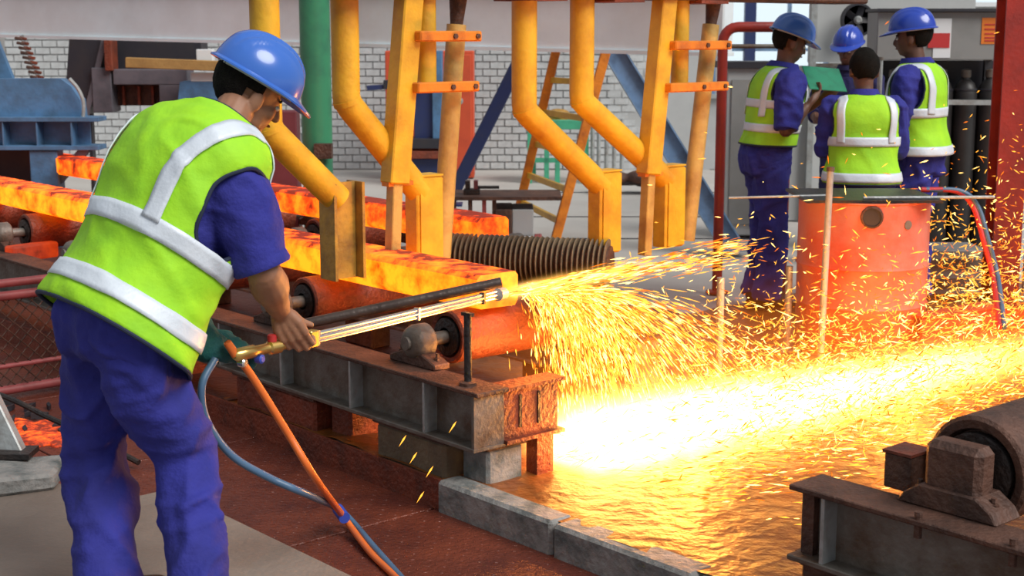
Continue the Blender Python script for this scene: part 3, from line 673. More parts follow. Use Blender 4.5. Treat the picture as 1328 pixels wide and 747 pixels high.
def person(label, J, s=1.0, skin_m=None, cloth=None, vest_off=0.025, helmet_m=None, bands=(), vox=0.009, arm_r=1.0, leg_r=1.0,
           sleeve_end=0.9, hem_t=0.10, amp=0.007, gloves=(), collar=True, vest=True, arm_hole=(0.135, 0.10)):
    skin_m = skin_m or skin; cloth = cloth or cloth_blue
    root = thing('person', label, 'person', (J['pelvis'].x, J['pelvis'].y, 0))
    T = Torso(J['stations'])
    # --- skin: one continuous body
    m = M()
    f, u, r = make_head(m, J['head'], J['hf'], J['hu'], s)
    m.tube([J['neck']-ZD*0.03*s, J['neck'].lerp(J['head'], 0.35), J['head']-u*0.05*s-f*0.012*s], [0.058*s, 0.054*s, 0.052*s], 14, rnd=True)
    m.loft([[T.raw(t, 2*PI*j/24, -0.028) for j in range(24)] for t in [0.04+0.90*i/14 for i in range(15)]])
    for sd_ in ('l', 'r'):
        sh, el, wr = J['sh'+sd_], J['el'+sd_], J['wr'+sd_]
        limb(m, [sh, sh.lerp(el, .5), el], [0.050*s, 0.047*s, 0.040*s]); limb(m, [el, el.lerp(wr, .3), el.lerp(wr, .7), wr], [0.043*s*arm_r, 0.049*s*arm_r, 0.038*s, 0.028*s])
        hd = J['hand'+sd_]
        if sd_ not in gloves: hand_shape(m, wr, *hd, s=s)
        hp, kn, an = J['hp'+sd_], J['kn'+sd_], J['an'+sd_]
        limb(m, [hp, kn], [0.07*s, 0.05*s]); limb(m, [kn, an], [0.05*s, 0.038*s])
    obj('body', voxel(m, vox, 1 if vox < 0.006 else 2), skin_m, root)
    for k in (-1, 1):
        obj('eye', M().ell(J['head']+(f*0.074+u*0.004+r*0.031*k)*s, r*0.013*s, f*0.012*s, u*0.009*s, 10, 6), eye_mat, root, True)
        obj('eyebrow', M().tube([J['head']+(f*0.083+u*0.024+r*0.014*k)*s, J['head']+(f*0.072+u*0.027+r*0.047*k)*s], 0.004*s, 6), hair_mat, root)
    obj('mouth', M().ell(J['head']+(f*0.090-u*0.052)*s, r*0.022*s, f*0.005*s, u*0.005*s, 10, 6), lip_mat, root, True)
    hair(root, J['head'], J['hf'], J['hu'], s, helmet_m is None)
    if helmet_m: helmet(root, J['head'], J['hf'], J['hu'], s, helmet_m)
    # --- shirt
    m = M()
    m.loft([[T.raw(t, 2*PI*j/28, 0.0) for j in range(28)] for t in [0.05+0.90*i/22 for i in range(23)]])
    for sd_ in ('l', 'r'):
        sh, el, wr = J['sh'+sd_], J['el'+sd_], J['wr'+sd_]
        inn = sh + (J['chest']-sh)*0.25
        if sleeve_end <= 1.0:
            e = sh.lerp(el, sleeve_end); pts = [inn, sh, sh.lerp(e, .5), sh.lerp(e, .88), e]; rr = [0.072*s, 0.092*s*arm_r, 0.084*s*arm_r, 0.070*s*arm_r, 0.072*s*arm_r]
        else:
            e = el.lerp(wr, sleeve_end-1.0); pts = [inn, sh, sh.lerp(el, .6), el, e]; rr = [0.072*s, 0.080*s*arm_r, 0.068*s*arm_r, 0.062*s*arm_r, 0.052*s]
        p = bez(pts, 6); k = len(p); ra = []
        for i in range(k):
            x = i/(k-1)*(len(rr)-1); a = min(int(x), len(rr)-2); ra.append(rr[a]*(1-(x-a))+rr[a+1]*(x-a))
        m.tube(p, ra, 18)
    me = voxel(m, max(vox, 0.009), 4); folds(me, 0.022*s, 10, 3.0, 0.5, 7.0); folds(me, 0.016*s, 4, 14, -0.2, 17.0); crumple(me, 0.002*s, 30, (1, 1, 1), 5); so = obj('shirt', me, cloth, root)
    for sd_ in ('l', 'r'):
        sh, el, wr = J['sh'+sd_], J['el'+sd_], J['wr'+sd_]
        e = sh.lerp(el, sleeve_end) if sleeve_end <= 1 else el.lerp(wr, sleeve_end-1); d_ = ((el-sh) if sleeve_end <= 1 else (wr-el)).normalized()
        rad = (0.070 if sleeve_end <= 1 else 0.054)*s*arm_r
        obj('cuff', M().lathe([(rad*.80, -0.030), (rad, -0.026), (rad*1.05, -0.004), (rad*1.0, 0.004), (rad*.80, 0.003)], e, d_, 22), cloth, so, True)
    if collar:
        nk = J['neck']; cu = (J['head']-nk).normalized()
        rings = [[nk + cu*h + (T.st[-1][4]*math.sin(2*PI*j/24)*a + T.st[-1][5]*(math.cos(2*PI*j/24)*a*1.08))*s for j in range(24)] for h, a in ((-0.045, 0.098), (-0.012, 0.080), (0.026, 0.070), (0.028, 0.078), (-0.006, 0.096))]
        obj('collar', M().loft(rings, False), cloth, so, True)
    # --- trousers
    m = M()
    m.loft([[T.raw(t, 2*PI*j/28, 0.006) for j in range(28)] for t in [0.0+0.22*i/8 for i in range(9)]])
    for sd_ in ('l', 'r'):
        hp, kn, an = J['hp'+sd_], J['kn'+sd_], J['an'+sd_]
        e = an + (an-kn).normalized()*0.02
        p = bez([hp+ZD*0.03, hp.lerp(kn, .45), kn, kn.lerp(an, .5), e], 7); k = len(p); ra = []
        rr = [0.098*s*leg_r, 0.100*s*leg_r, 0.086*s*leg_r, 0.082*s*leg_r, 0.086*s*leg_r]
        for i in range(k):
            x = i/(k-1)*4; a = min(int(x), 3); ra.append(rr[a]*(1-(x-a))+rr[a+1]*(x-a))
        m.tube(p, ra, 20)
    me = voxel(m, max(vox, 0.010), 5); folds(me, 0.030*s, 7, 2.2, 0.45, 3.0); folds(me, 0.024*s, 8, 2.6, -0.55, 11.0); folds(me, 0.016*s, 3.5, 12, 0.2, 21.0); crumple(me, 0.002*s, 34, (1, 1, 1.6), 2.0)
    obj('trousers', me, cloth, root)
    for sd_ in ('l', 'r'):
        an = J['an'+sd_]; tf = unit(J['toe'+sd_]); tl = ZD.cross(tf)
        m = M()
        m.ell(an+tf*0.075*s-ZD*0.035, tl*0.046*s, tf*0.125*s, ZD*0.042, 18, 8); m.ell(an-tf*0.02*s-ZD*0.02, tl*0.042*s, tf*0.058*s, ZD*0.06, 16, 8)
        sh_ = obj('shoe', m, shoe_mat, root, True)
        prof = [an + tf*(0.065+0.14*math.cos(2*PI*j/24))*s + tl*(0.048*math.sin(2*PI*j/24))*s for j in range(24)]
        obj('sole', M().loft([[Vector((q.x, q.y, 0.002)) for q in prof], [Vector((q.x, q.y, 0.03)) for q in prof]]), dark_steel, sh_)
    # --- vest
    if not vest: return root, T
    NT, NR = 70, 120; off = (lambda t: vest_off*(1.0 + 0.9*max(0, (0.42-t)/0.42))) if not callable(vest_off) else vest_off
    t1 = J.get('vest_top', 0.955); b_ = bmesh.new(); g = []
    for i in range(NT+1):
        t = hem_t + (t1-hem_t)*i/NT; o_ = off(t)*(1 if t < 0.9 else max(0.35, 1-(t-0.9)*8))
        g.append([b_.verts.new(T.pt(t, 2*PI*j/NR, o_, amp)) for j in range(NR)])
    sp = (J['neck']-J['pelvis']).normalized(); sec = T.sec(0.72); Fv, Lv = sec[5].normalized(), sec[4].normalized()
    upx = (Fv.cross(Lv)).normalized(); upx = upx if upx.z > 0 else -upx
    def hole(q):
        for sd_, k in (('l', 1), ('r', -1)):
            rel = q - J['sh'+sd_] + upx*0.060*s
            if rel.dot(Lv)*k > -0.07*s and (rel.dot(upx)/(arm_hole[0]*s))**2 + (rel.dot(Fv)/(arm_hole[1]*s))**2 < 1: return True
        return False
    for i in range(NT):
        for j in range(NR):
            k = (j+1) % NR; vs = (g[i][j], g[i][k], g[i+1][k], g[i+1][j])
            q = sum((v.co for v in vs), Vector())/4
            if not hole(q): b_.faces.new(vs)
    for v in [v for v in b_.verts if not v.link_faces]: b_.verts.remove(v)
    # smooth ragged armholes
    bd = [v for v in b_.verts if v.is_boundary]
    for _ in range(6):
        new = {}
        for v in bd:
            nb_ = [e.other_vert(v) for e in v.link_edges if e.is_boundary]
            if len(nb_) == 2: new[v] = v.co*0.5 + (nb_[0].co+nb_[1].co)*0.25
        for v, q in new.items(): v.co = q
    loops = []; seen_ = set()
    for v in bd:
        if v in seen_: continue
        lp = [v]; seen_.add(v); cur = v
        while True:
            nx = [e.other_vert(cur) for e in cur.link_edges if e.is_boundary and e.other_vert(cur) not in seen_]
            if not nx: break
            cur = nx[0]; seen_.add(cur); lp.append(cur)
        if len(lp) > 8: loops.append([q.co.copy() for q in lp])
    me = bpy.data.meshes.new('vest'); bmesh.ops.recalc_face_normals(b_, faces=b_.faces); b_.to_mesh(me); b_.free()
    vo = obj('vest', me, vest_mat, root, True)
    sm = vo.modifiers.new('thick', 'SOLIDIFY'); sm.thickness = 0.006; sm.offset = 0
    for lp in loops:
        lp = lp[::2] if len(lp) > 40 else lp
        obj('edging', M().tube(lp+[lp[0], lp[1]], 0.0062*s, 8, False), vest_edge, vo, True)
    for path, wd in bands:
        n_ = 70; pts = []
        P_ = []
        for i in range(n_+1):
            x = i/n_*(len(path)-1); a = min(int(x), len(path)-2); f_ = x-a
            g_ = lambda k: path[min(max(k, 0), len(path)-1)]
            if len(path) > 2:
                c4 = [Vector((*g_(a+k), 0)) for k in (-1, 0, 1, 2)]
                q = 0.5*(c4[1]*2+(c4[2]-c4[0])*f_+(c4[0]*2-c4[1]*5+c4[2]*4-c4[3])*f_*f_+(c4[1]*3-c4[0]-c4[2]*3+c4[3])*f_**3)
                P_.append((q.x, q.y))
            else: P_.append((path[0][0]*(1-f_)+path[1][0]*f_, path[0][1]*(1-f_)+path[1][1]*f_))
        cols = []
        lift = 0.0065 if abs(path[0][1]-path[-1][1]) > 3 else 0.010
        ev = lambda t, th: T.pt(t, th, off(t)*(1 if t < 0.9 else max(0.35, 1-(t-0.9)*8))+lift, amp)
        mesh_ = M()
        rows = []
        for i, (t, th) in enumerate(P_):
            t0, th0 = P_[max(i-1, 0)]; t2, th2 = P_[min(i+1, n_)]
            # local metric
            c0 = ev(t, th); e_t = (ev(min(t+0.01, 1), th)-ev(t-0.01, th))/0.02; e_h = (ev(t, th+0.05)-ev(t, th-0.05))/0.1
            lt, lh = e_t.length, e_h.length
            dt_, dh_ = (t2-t0)*lt, (th2-th0)*lh; nn = math.hypot(dt_, dh_) or 1
            pt_, ph_ = -dh_/nn/lt, dt_/nn/lh
            rows.append([ev(t+pt_*wd*k*s, th+ph_*wd*k*s) for k in (-0.5, -0.25, 0, 0.25, 0.5)])
        mesh_.loft(rows, False, False)
        bo = obj('reflective_band', mesh_, band_mat, vo, True); sm = bo.modifiers.new('thick', 'SOLIDIFY'); sm.thickness = 0.004; sm.offset = 0
    return root, T

def stations(pel, chest, neck, L0, F0, L1, F1, s, fat=1.0, depth=1.0):
    """sections from below the pelvis to the neck; L left, F front at hip (0) and shoulders (1)"""
    ax0 = (chest-pel).normalized(); sh = chest.lerp(neck, 0.62)
    pts = [(pel-ZD*0.12*s, 0.165, 0.115, 0.125), (pel, 0.172, 0.115, 0.13), (pel.lerp(chest, .38), 0.155, 0.115, 0.108), (pel.lerp(chest, .72), 0.168, 0.122, 0.112),
           (chest, 0.182, 0.122, 0.120), (chest.lerp(neck, .38), 0.188, 0.105, 0.115), (chest.lerp(neck, .68), 0.165, 0.080, 0.095), (chest.lerp(neck, .88), 0.108, 0.062, 0.072), (neck, 0.066, 0.055, 0.062)]
    out = []; n = len(pts)-1
    for i, (c, w, df, db) in enumerate(pts):
        k = i/n; out.append((c, w*s*fat, df*s*depth, db*s*depth, (L0*(1-k)+L1*k).normalized(), (F0*(1-k)+F1*k).normalized()))
    return out

# ---- the welder in the foreground
Fw = unit((0.74, 0.67, 0)); Lw = ZD.cross(Fw)
pel = P(152, 437, 3.90); neck = P(293, 151, 4.12); chest = pel.lerp(neck, 0.66) - Fw*0.03 + ZD*0.01
ax = (neck-chest).normalized(); F1 = (Fw - ax*Fw.dot(ax)).normalized(); L1 = F1.cross(ax)*-1
L1 = L1 if L1.dot(Lw) > 0 else -L1
J = dict(pelvis=pel, neck=neck, chest=chest, head=P(325, 123, 4.22))
J['stations'] = stations(pel, chest, neck, L1, F1, L1, F1, 1.0, 1.22, 1.22)
shc = chest.lerp(neck, 0.52)
J['shr'] = P(302, 250, 3.93); J['shl'] = shc + Lw*0.19 - ZD*0.03
J['elr'] = P(343, 354, 3.93); J['wrr'] = P(364, 406, 4.135)
J['ell'] = P(215, 392, 4.28); J['wrl'] = REAR + Vector((-0.075, 0.03, 0.012))
J['handr'] = (unit(Vector((0.42, 0.22, -0.88))), -td, unit(Vector((-0.10, 0.97, 0.20))), (0.30, 0.95, 0.75), (unit(Vector((0.55, 0.55, -0.60))), unit(Vector((0.75, 0.45, -0.35)))))
J['handl'] = (rd, ZD, Vector((0, 0.6, -0.6)), (0.6, 1.1, 0.8), (rd+ZD*-0.3, rd))
hl, hr_ = pel + Lw*0.10 - ZD*0.06, pel - Lw*0.10 - ZD*0.06
J['hpl'], J['hpr'] = hl, hr_
J['anl'] = G(140, 762, 0.09); J['anr'] = G(262, 786, 0.09)
J['knl'] = P(124, 585, 4.02); J['knr'] = P(236, 590, 3.90)
J['toel'] = Fw; J['toer'] = unit(Fw + Vector((0.3, -0.2, 0)))
J['hf'] = unit((0.72, 0.45, -0.50)); J['hu'] = unit((0.42, 0.10, 0.90)); J['vest_top'] = 0.962
wvo = lambda t: 0.032 + 0.030*max(0, (0.5-t)/0.5)
bands = [([(0.35, 0.3), (0.335, PI/2), (0.335, PI), (0.335, 3*PI/2), (0.35, 2*PI-0.3)], 0.056), ([(0.20, 0.3), (0.19, PI/2), (0.19, PI), (0.19, 3*PI/2), (0.20, 2*PI-0.3)], 0.056)]
for sg in (1, -1): bands.append(([(0.345, PI+0.70*sg), (0.46, PI+0.72*sg), (0.57, PI+0.78*sg), (0.67, PI+0.90*sg), (0.76, PI+1.10*sg), (0.83, PI+1.38*sg), (0.865, PI+1.75*sg), (0.82, PI+2.15*sg), (0.62, PI+2.4*sg), (0.40, PI+2.5*sg)], 0.056))
welder, WT = person('stooping worker in lime vest and blue coverall holding the long cutting torch', J, 1.0, skin, cloth_blue, wvo, helmet_mat, bands, 0.0046, 1.12, 1.04, 0.93, 0.125, 0.010, ('l',), False)
gm = M(); hand_shape(gm, J['wrl'], rd, ZD, Vector((0.1, 0.6, -0.6)), (0.6, 1.1, 0.8), (rd-ZD*0.4, rd), 1.18)
limb(gm, [J['wrl'].lerp(J['ell'], 0.42), J['wrl'].lerp(J['ell'], 0.2), J['wrl'], J['wrl']+rd*0.03], [0.062, 0.054, 0.040, 0.034])
gme = voxel(gm, 0.006, 3); crumple(gme, 0.006, 22)
obj('glove', gme, glove_mat, welder)

# ---- four workers conferring beyond the drum
def stand(x, y, ang, H=1.72, lean=0.0, hpitch=0.15, hyaw=0.0, drop=0.0):
    s = H/1.74; Fv = Vector((math.cos(ang), math.sin(ang), 0)); Lv = ZD.cross(Fv); b0 = Vector((x, y, 0))
    pel = b0 + ZD*(0.95*s-drop); axv = (ZD*math.cos(lean)+Fv*math.sin(lean)); F1 = (Fv*math.cos(lean)-ZD*math.sin(lean))
    chest = pel + axv*0.345*s; neck = pel + axv*0.525*s
    hf = (Matrix.Rotation(hyaw, 3, 'Z') @ Fv); hdir = (hf*math.cos(hpitch)-ZD*math.sin(hpitch)); hu = (hf*math.sin(hpitch)+ZD*math.cos(hpitch))
    head = neck + axv*0.055*s + ZD*0.085*s + hf*0.035*s
    shc = chest.lerp(neck, .5)
    J = dict(pelvis=pel, chest=chest, neck=neck, head=head, hf=hdir, hu=hu, stations=stations(pel, chest, neck, Lv, Fv, Lv, F1, s, 1.06, 1.1))
    for k, sg in (('l', 1), ('r', -1)):
        J['sh'+k] = shc + Lv*0.185*s*sg; J['el'+k] = J['sh'+k] + (axv*-0.25 + Lv*0.05*sg + Fv*0.04)*s; J['wr'+k] = J['el'+k] + (Fv*0.20 - ZD*0.02 - Lv*0.06*sg)*s
        d_ = unit(J['wr'+k]-J['el'+k]); J['hand'+k] = (d_, -ZD, -Lv*sg, (0.4, 0.5, 0.4), (d_+ZD*0.5, d_))
        J['hp'+k] = pel + Lv*0.095*s*sg - ZD*0.06; J['an'+k] = b0 + Lv*0.11*s*sg + ZD*0.09; J['kn'+k] = b0 + Lv*0.10*s*sg + Fv*0.03 + ZD*0.50*s; J['toe'+k] = unit(Fv+Lv*0.25*sg)
    return J, s, Fv, Lv
def std_bands(front=True):
    return [([(0.34, 0.35), (0.34, PI), (0.34, 2*PI-0.35)], 0.05), ([(0.16, 0.35), (0.16, PI), (0.16, 2*PI-0.35)], 0.05),
            ([(0.35, PI+0.72), (0.60, PI+0.66), (0.80, PI+0.75), (0.89, PI+1.25), (0.86, PI+1.95), (0.74, PI+2.4), (0.35, PI+2.45)], 0.05),
            ([(0.35, PI-0.72), (0.60, PI-0.66), (0.80, PI-0.75), (0.89, PI-1.25), (0.86, PI-1.95), (0.74, PI-2.4), (0.35, PI-2.45)], 0.05)]
# A: left, in profile with the clipboard
q = P(992, 250, 8.5)
J, s, Fv, Lv = stand(q.x, 8.5, math.radians(8), 1.665, 0.17, 0.36)
J['elr'] = J['shr'] + Vector((-0.03, -0.08, -0.26)); J['wrr'] = P(1046, 138, 8.36); J['wrl'] = P(1066, 128, 8.62); J['ell'] = J['shl'] + Vector((0.06, 0.1, -0.26))
for k in 'lr':
    d_ = unit(J['wr'+k]-J['el'+k]); J['hand'+k] = (d_, Vector((0, 1, 0)), Vector((0, 0.3, 1)), (0.3, 0.4, 0.3), (d_+ZD, d_))
bA = [([(0.44, 0.35), (0.44, PI), (0.44, 2*PI-0.35)], 0.05), ([(0.28, 0.35), (0.28, PI), (0.28, 2*PI-0.35)], 0.05)] + std_bands()[2:]
wA, _ = person('worker seen in profile with blue helmet, left of the group, gripping a green clipboard', J, s, skin_dark, cloth_blue, 0.022, helmet_mat, bA, 0.011, 1.0, 1.0, 0.98, 0.18, 0.006)
# B: bareheaded, back to the camera
q = P(1117, 250, 7.95)
J, s, Fv, Lv = stand(q.x, 7.95, math.radians(86), 1.50, 0.06, 0.30, 0.1)
bB = [([(0.36, 0.35), (0.36, PI), (0.36, 2*PI-0.35)], 0.055), ([(0.14, 0.35), (0.14, PI), (0.14, 2*PI-0.35)], 0.055)] + std_bands()[2:]
wB, _ = person('bareheaded worker with black hair and lime vest, back turned, behind the red drum', J, s*1.05, skin_dark, cloth_blue, 0.030, None, bB, 0.011, 1.0, 1.0, 1.2, 0.10, 0.005)
# C: right, facing left and away
q = P(1188, 250, 8.45)
J, s, Fv, Lv = stand(q.x, 8.45, math.radians(148), 1.69, 0.06, 0.12, 0.15)
wC, _ = person('worker in blue helmet right of the group, facing left, beside black gas cylinders', J, s, skin_dark, cloth_blue, 0.026, helmet_dark, bB, 0.011, 1.0, 1.0, 1.2, 0.14, 0.005)
# D: farther back
q = P(1096, 250, 10.2)
J, s, Fv, Lv = stand(q.x, 10.2, math.radians(-120), 1.60, 0.05, 0.25)
wD, _ = person('smallest worker in blue helmet and dark coverall, farthest back in the group', J, s, skin_dark, cloth_dark, 0.02, helmet_dark, [], 0.013, 1.0, 1.0, 1.7, 0.14, 0.004, vest=False)
t = thing('clipboard', 'green clipboard with paper held between two workers', 'clipboard', P(1070, 110, 8.45))
c0 = P(1069, 105, 8.49) + ZD*0.012; X = unit((0.95, 0.25, -0.08)); Yv = unit((-0.1, 0.75, 0.62)); Zv = X.cross(Yv); SZ = 1 if Zv.y < 0 else -1
obj('board', M().box(c0, (0.235, 0.20, 0.006), X, Yv, Zv), board_green, t, bevel=0.002)
obj('paper_sheet', M().box(c0-Zv*0.005*SZ, (0.20, 0.19, 0.003), X, Yv, Zv), paper, t)
obj('clip', M().box(c0-Zv*0.009*SZ+X*0.10, (0.02, 0.09, 0.012), X, Yv, Zv), chrome, t)

# ================================================================== RIGHT SIDE
# drum
Yd = 7.35; c0 = P(1117, 255, Yd); ztop = c0.z; dr = 0.5*(P(1201, 330, Yd).x - P(1035, 330, Yd).x); cx = P(1118, 330, Yd).x
d = thing('oil_drum', 'faded red steel drum with bung hole in front of the workers', 'drum', (cx, Yd, 0))
prof = [(dr*.97, 0), (dr, 0.015), (dr, ztop*.33-.015), (dr*1.025, ztop*.33), (dr, ztop*.33+.015), (dr, ztop*.58-.015), (dr*1.025, ztop*.58), (dr, ztop*.58+.015), (dr, ztop-.012), (dr*1.02, ztop-.006), (dr*1.02, ztop), (dr*.97, ztop), (dr*.97, ztop-.015), (0.01, ztop-.015)]
obj('drum_shell', M().lathe(prof, (cx, Yd, 0), ZD, 48), drum_mat, d, True)
def on_drum(px, py, r_, name, mt, ring):
    hx = P(px, py, Yd-dr).x - cx; a = math.asin(max(-.98, min(.98, hx/dr))); n_ = Vector((math.sin(a), -math.cos(a), 0))
    z = P(px, py, Yd-dr*math.cos(a)).z; o = Vector((cx, Yd, z)) + n_*(dr+0.001)
    h = obj(name, M().lathe([(r_, -0.004), (r_, 0.003), (0.001, 0.003)], o, n_, 20), mt, d, True)
    if ring: obj('hole_rim', M().lathe([(r_*.98, 0), (r_*.98, 0.010), (r_*1.16, 0.008), (r_*1.2, 0)], o, n_, 20), rust_brown, h, True)
on_drum(1131, 282, 0.046, 'bung_hole', charcoal, True); on_drum(1180, 292, 0.022, 'vent_plug', steel_grey, False)
t = thing('rod_tray', 'thin steel tray and rods lying across the drum top', 'tray', (cx, Yd, ztop))
obj('tray', M().box((cx-0.02, Yd-0.02, ztop+0.008), (0.66, 0.56, 0.014)), dark_steel, t)
p0, p1 = P(1120, 248, Yd-0.25), P(1290, 247, Yd-0.22)
p0.z = p1.z = ztop+0.022
obj('rod', M().tube([p0, p1], 0.008, 8), steel_light, t, True)
p0, p1 = P(945, 262, Yd-0.1), P(1040, 256, Yd-0.1); p1.z = ztop+0.018; p0.z = ztop+0.005
obj('rod', M().tube([p0, p1+Vector((0.15,0,0))], 0.006, 8), steel_light, t, True)
t = thing('steel_stake', 'thin grey steel stake standing before the red drum', 'stake', G(1068, 470, 0))
b0 = Vector((P(1066, 400, 6.85).x, 6.85, 0)); t0 = P(1077, 222, 6.9)
obj('stake_rod', M().tube([b0, t0], 0.016, 10), steel_light, t, True); obj('stake_cap', M().tube([t0, t0+ZD*0.02], 0.019, 10), steel_grey, t, True)
obj('stake_base', M().lathe([(0.07, 0), (0.07, 0.012), (0.02, 0.018)], b0, ZD, 16), rust_brown, t, True)
t = thing('steel_post', 'small pale steel post left of the red drum', 'post', G(1022, 470, 0))
b0 = Vector((P(1022, 400, 7.3).x, 7.3, 0)); obj('post_tube', M().tube([b0, Vector((b0.x, 7.3, P(1022, 345, 7.3).z))], 0.018, 10), steel_light, t, True)
obj('post_foot', M().box(b0+ZD*0.008, (0.12, 0.12, 0.016)), steel_grey, t)
t = thing('steel_post', 'pale steel post at the sparks left of the workers', 'post', G(935, 420, 0))
b0 = Vector((P(934, 400, 6.7).x, 6.7, 0)); obj('post_tube', M().tube([b0, Vector((b0.x, 6.7, P(934, 360, 6.7).z))], 0.018, 10), steel_light, t, True)
obj('post_foot', M().box(b0+ZD*0.008, (0.12, 0.12, 0.016)), steel_grey, t)
# low plate wall right of the drum, red light put into its colour
t = thing('splash_plate', 'low steel splash plate right of the drum, coloured red for the red light on it', 'plate', G(1260, 455, 0))
a0 = Vector((P(1195, 420, 7.0).x, 7.0, 0)); a1 = Vector((P(1292, 400, 7.35).x, 7.35, 0)); a2 = Vector((3.3, 7.1, 0))
obj('panel', M().bar(a0+ZD*0.11, a1+ZD*0.11, 0.015, 0.22), red_door, t); obj('panel', M().bar(a1+ZD*0.11, a2+ZD*0.11, 0.015, 0.22), red_door, t)
obj('ledge', M().bar(a0+ZD*0.225+Vector((0,.05,0)), a1+ZD*0.225+Vector((0,.05,0)), 0.12, 0.012), red_door, t)
# twin hose
for lab, mt, dx in (('red welding hose looping down from the rods', sticker_red, 0.0), ('grey-blue welding hose looping down from the rods', blue_hose, 0.022)):
    pth = bez([P(1195, 246, 7.15)+Vector((dx,0,0)), P(1240, 248, 7.15)+Vector((dx,0,0)), P(1262, 268, 7.15)+Vector((dx,0,0)), P(1275, 310, 7.1)+Vector((dx,0,0)), P(1288, 360, 7.05)+Vector((dx,0,0)), G(1296, 425, 0.25)+Vector((dx,0,0))], 8)
    tag(obj('welding_hose', M().tube(pth, 0.013, 10), mt, smooth=True), lab, 'hose')
# red hoop rail
t = thing('hoop_rail', 'red bent pipe rail left of the group of workers', 'rail', G(928, 395, 0))
YH = 9.0; x0 = P(934, 200, YH).x; zt = P(960, 35, YH).z; R_ = 0.09
arc = [R_-R_*math.cos(a) for a in (0.3, 0.6, 0.9, 1.2, PI/2)]; arz = [R_*math.sin(a) for a in (0.3, 0.6, 0.9, 1.2, PI/2)]; wd_ = 0.40
pth = [Vector((x0, YH, 0.0)), Vector((x0, YH, zt-R_))] + [Vector((x0+a, YH, zt-R_+h)) for a, h in zip(arc, arz)] + [Vector((x0+wd_-a, YH, zt-R_+h)) for a, h in reversed(list(zip(arc, arz)))] + [Vector((x0+wd_, YH, zt-R_)), Vector((x0+wd_, YH, 0))]
obj('hoop_tube', M().tube(pth, 0.031, 16), red_paint, t, True)
for q in (pth[0], pth[-1]): obj('hoop_foot', M().lathe([(0.07, 0), (0.07, 0.012), (0.032, 0.02)], q, ZD, 18), red_paint, t, True)
p0 = P(936, 60, YH); obj('cross_rail', M().tube([p0, p0+Vector((0.46, 0, 0))], 0.014, 10), steel_grey, t, True)
# low grey switch cabinet and plinths seen behind the hoop
t = thing('switch_cabinet', 'grey switch cabinet behind the red hoop rail', 'cabinet', G(950, 300, 0))
q = P(962, 79, 11.5); obj('cabinet_body', M().box((q.x+0.10, 11.7, q.z/2-0.02), (0.42, 0.36, q.z-0.06)), wall_grey, t, bevel=0.01)
obj('cabinet_lid', M().box((q.x+0.08, 11.68, q.z-0.03), (0.50, 0.40, 0.05)), charcoal, t)
obj('cabinet_door', M().box((q.x+0.10, 11.51, q.z/2-0.02), (0.34, 0.012, q.z-0.25)), grey_cabinet, t)
# pale grey partition behind worker D with wall fan
t = thing('partition_panel', 'pale grey partition wall behind the farthest worker', 'panel', G(1100, 300, 0))
xa, xb = P(1052, 60, 12.5).x, P(1142, 60, 12.5).x
obj('upper_sheet', M().box(((xa+xb)/2+0.4, 12.6, 1.95), (xb-xa+0.8, 0.08, 1.2)), wall_grey, t); obj('lower_sheet', M().box(((xa+xb)/2-0.1, 12.62, 0.66), (xb-xa+0.5, 0.08, 1.32)), wall_grey, t)
obj('rail_trim', M().box(((xa+xb)/2, 12.54, 1.33), (xb-xa, 0.05, 0.025)), steel_grey, t)
obj('corner_post', M().box((xa+0.02, 12.54, 1.3), (0.05, 0.08, 2.6)), steel_light, t)
fc = P(1113, 26, 12.4); t = thing('wall_fan', 'round black fan mounted on the pale partition', 'fan', fc)
obj('fan_cage', M().lathe([(0.135, 0), (0.145, -0.03), (0.135, -0.07), (0.12, -0.07), (0.125, 0.0)], fc+Vector((0, 0.06, 0)), (0, 1, 0), 28), charcoal, t, True)
obj('fan_hub', M().lathe([(0.03, 0.06), (0.035, 0.0), (0.02, -0.02)], fc, (0, 1, 0), 14), steel_light, t, True)
for k in range(5):
    a = 2*PI*k/5; e1 = Vector((math.cos(a), 0, math.sin(a))); e2 = Vector((-math.sin(a), 0.5, math.cos(a))).normalized()
    obj('fan_blade', M().box(fc+e1*0.075+Vector((0,.03,0)), (0.09, 0.055, 0.004), e1, e2, e1.cross(e2)), charcoal, t)
obj('fan_bracket', M().box(fc+Vector((0.02, 0.08, -0.06)), (0.03, 0.03, 0.16)), steel_light, t)
# gas bottle rack
YR = 10.4; xl, xr = P(1137, 60, YR).x, P(1304, 60, YR).x; zb, zt = P(1200, 78, YR).z, P(1200, 15, YR).z
t = thing('rack_header', 'grey steel header cabinet above the black gas cylinders', 'cabinet', ((xl+xr)/2, YR, 0))
obj('header_body', M().box(((xl+xr)/2, YR+0.15, (zb+zt)/2), (xr-xl, 0.30, zt-zb)), grey_cabinet, t, bevel=0.006)
obj('header_lip', M().box(((xl+xr)/2, YR+0.13, zt+0.01), (xr-xl+0.03, 0.36, 0.02)), charcoal, t)
for x in (xl+0.03, xr-0.03): obj('rack_leg', M().box((x, YR+0.28, zb/2), (0.05, 0.05, zb)), charcoal, t)
def patch(px0, px1, py0, py1, mt, name, e=0.0):
    a, b_ = P(px0, py0, YR-0.004), P(px1, py1, YR-0.004); return obj(name, M().box(((a.x+b_.x)/2, YR-0.003-e, (a.z+b_.z)/2), (b_.x-a.x, 0.004, abs(a.z-b_.z))), mt, t)
patch(1212, 1232, 24, 75, white_paint, 'white_notice'); patch(1204, 1231, 43, 62, sticker_red, 'red_notice', 0.004); patch(1274, 1294, 23, 57, sticker_orange, 'orange_notice')
for yy in (31, 37, 43, 48, 52): patch(1277, 1291, yy, yy+1.6, sticker_red, 'notice_line', 0.004)
p0, p1 = P(1150, 132, YR+0.02), P(1288, 133, YR+0.02)
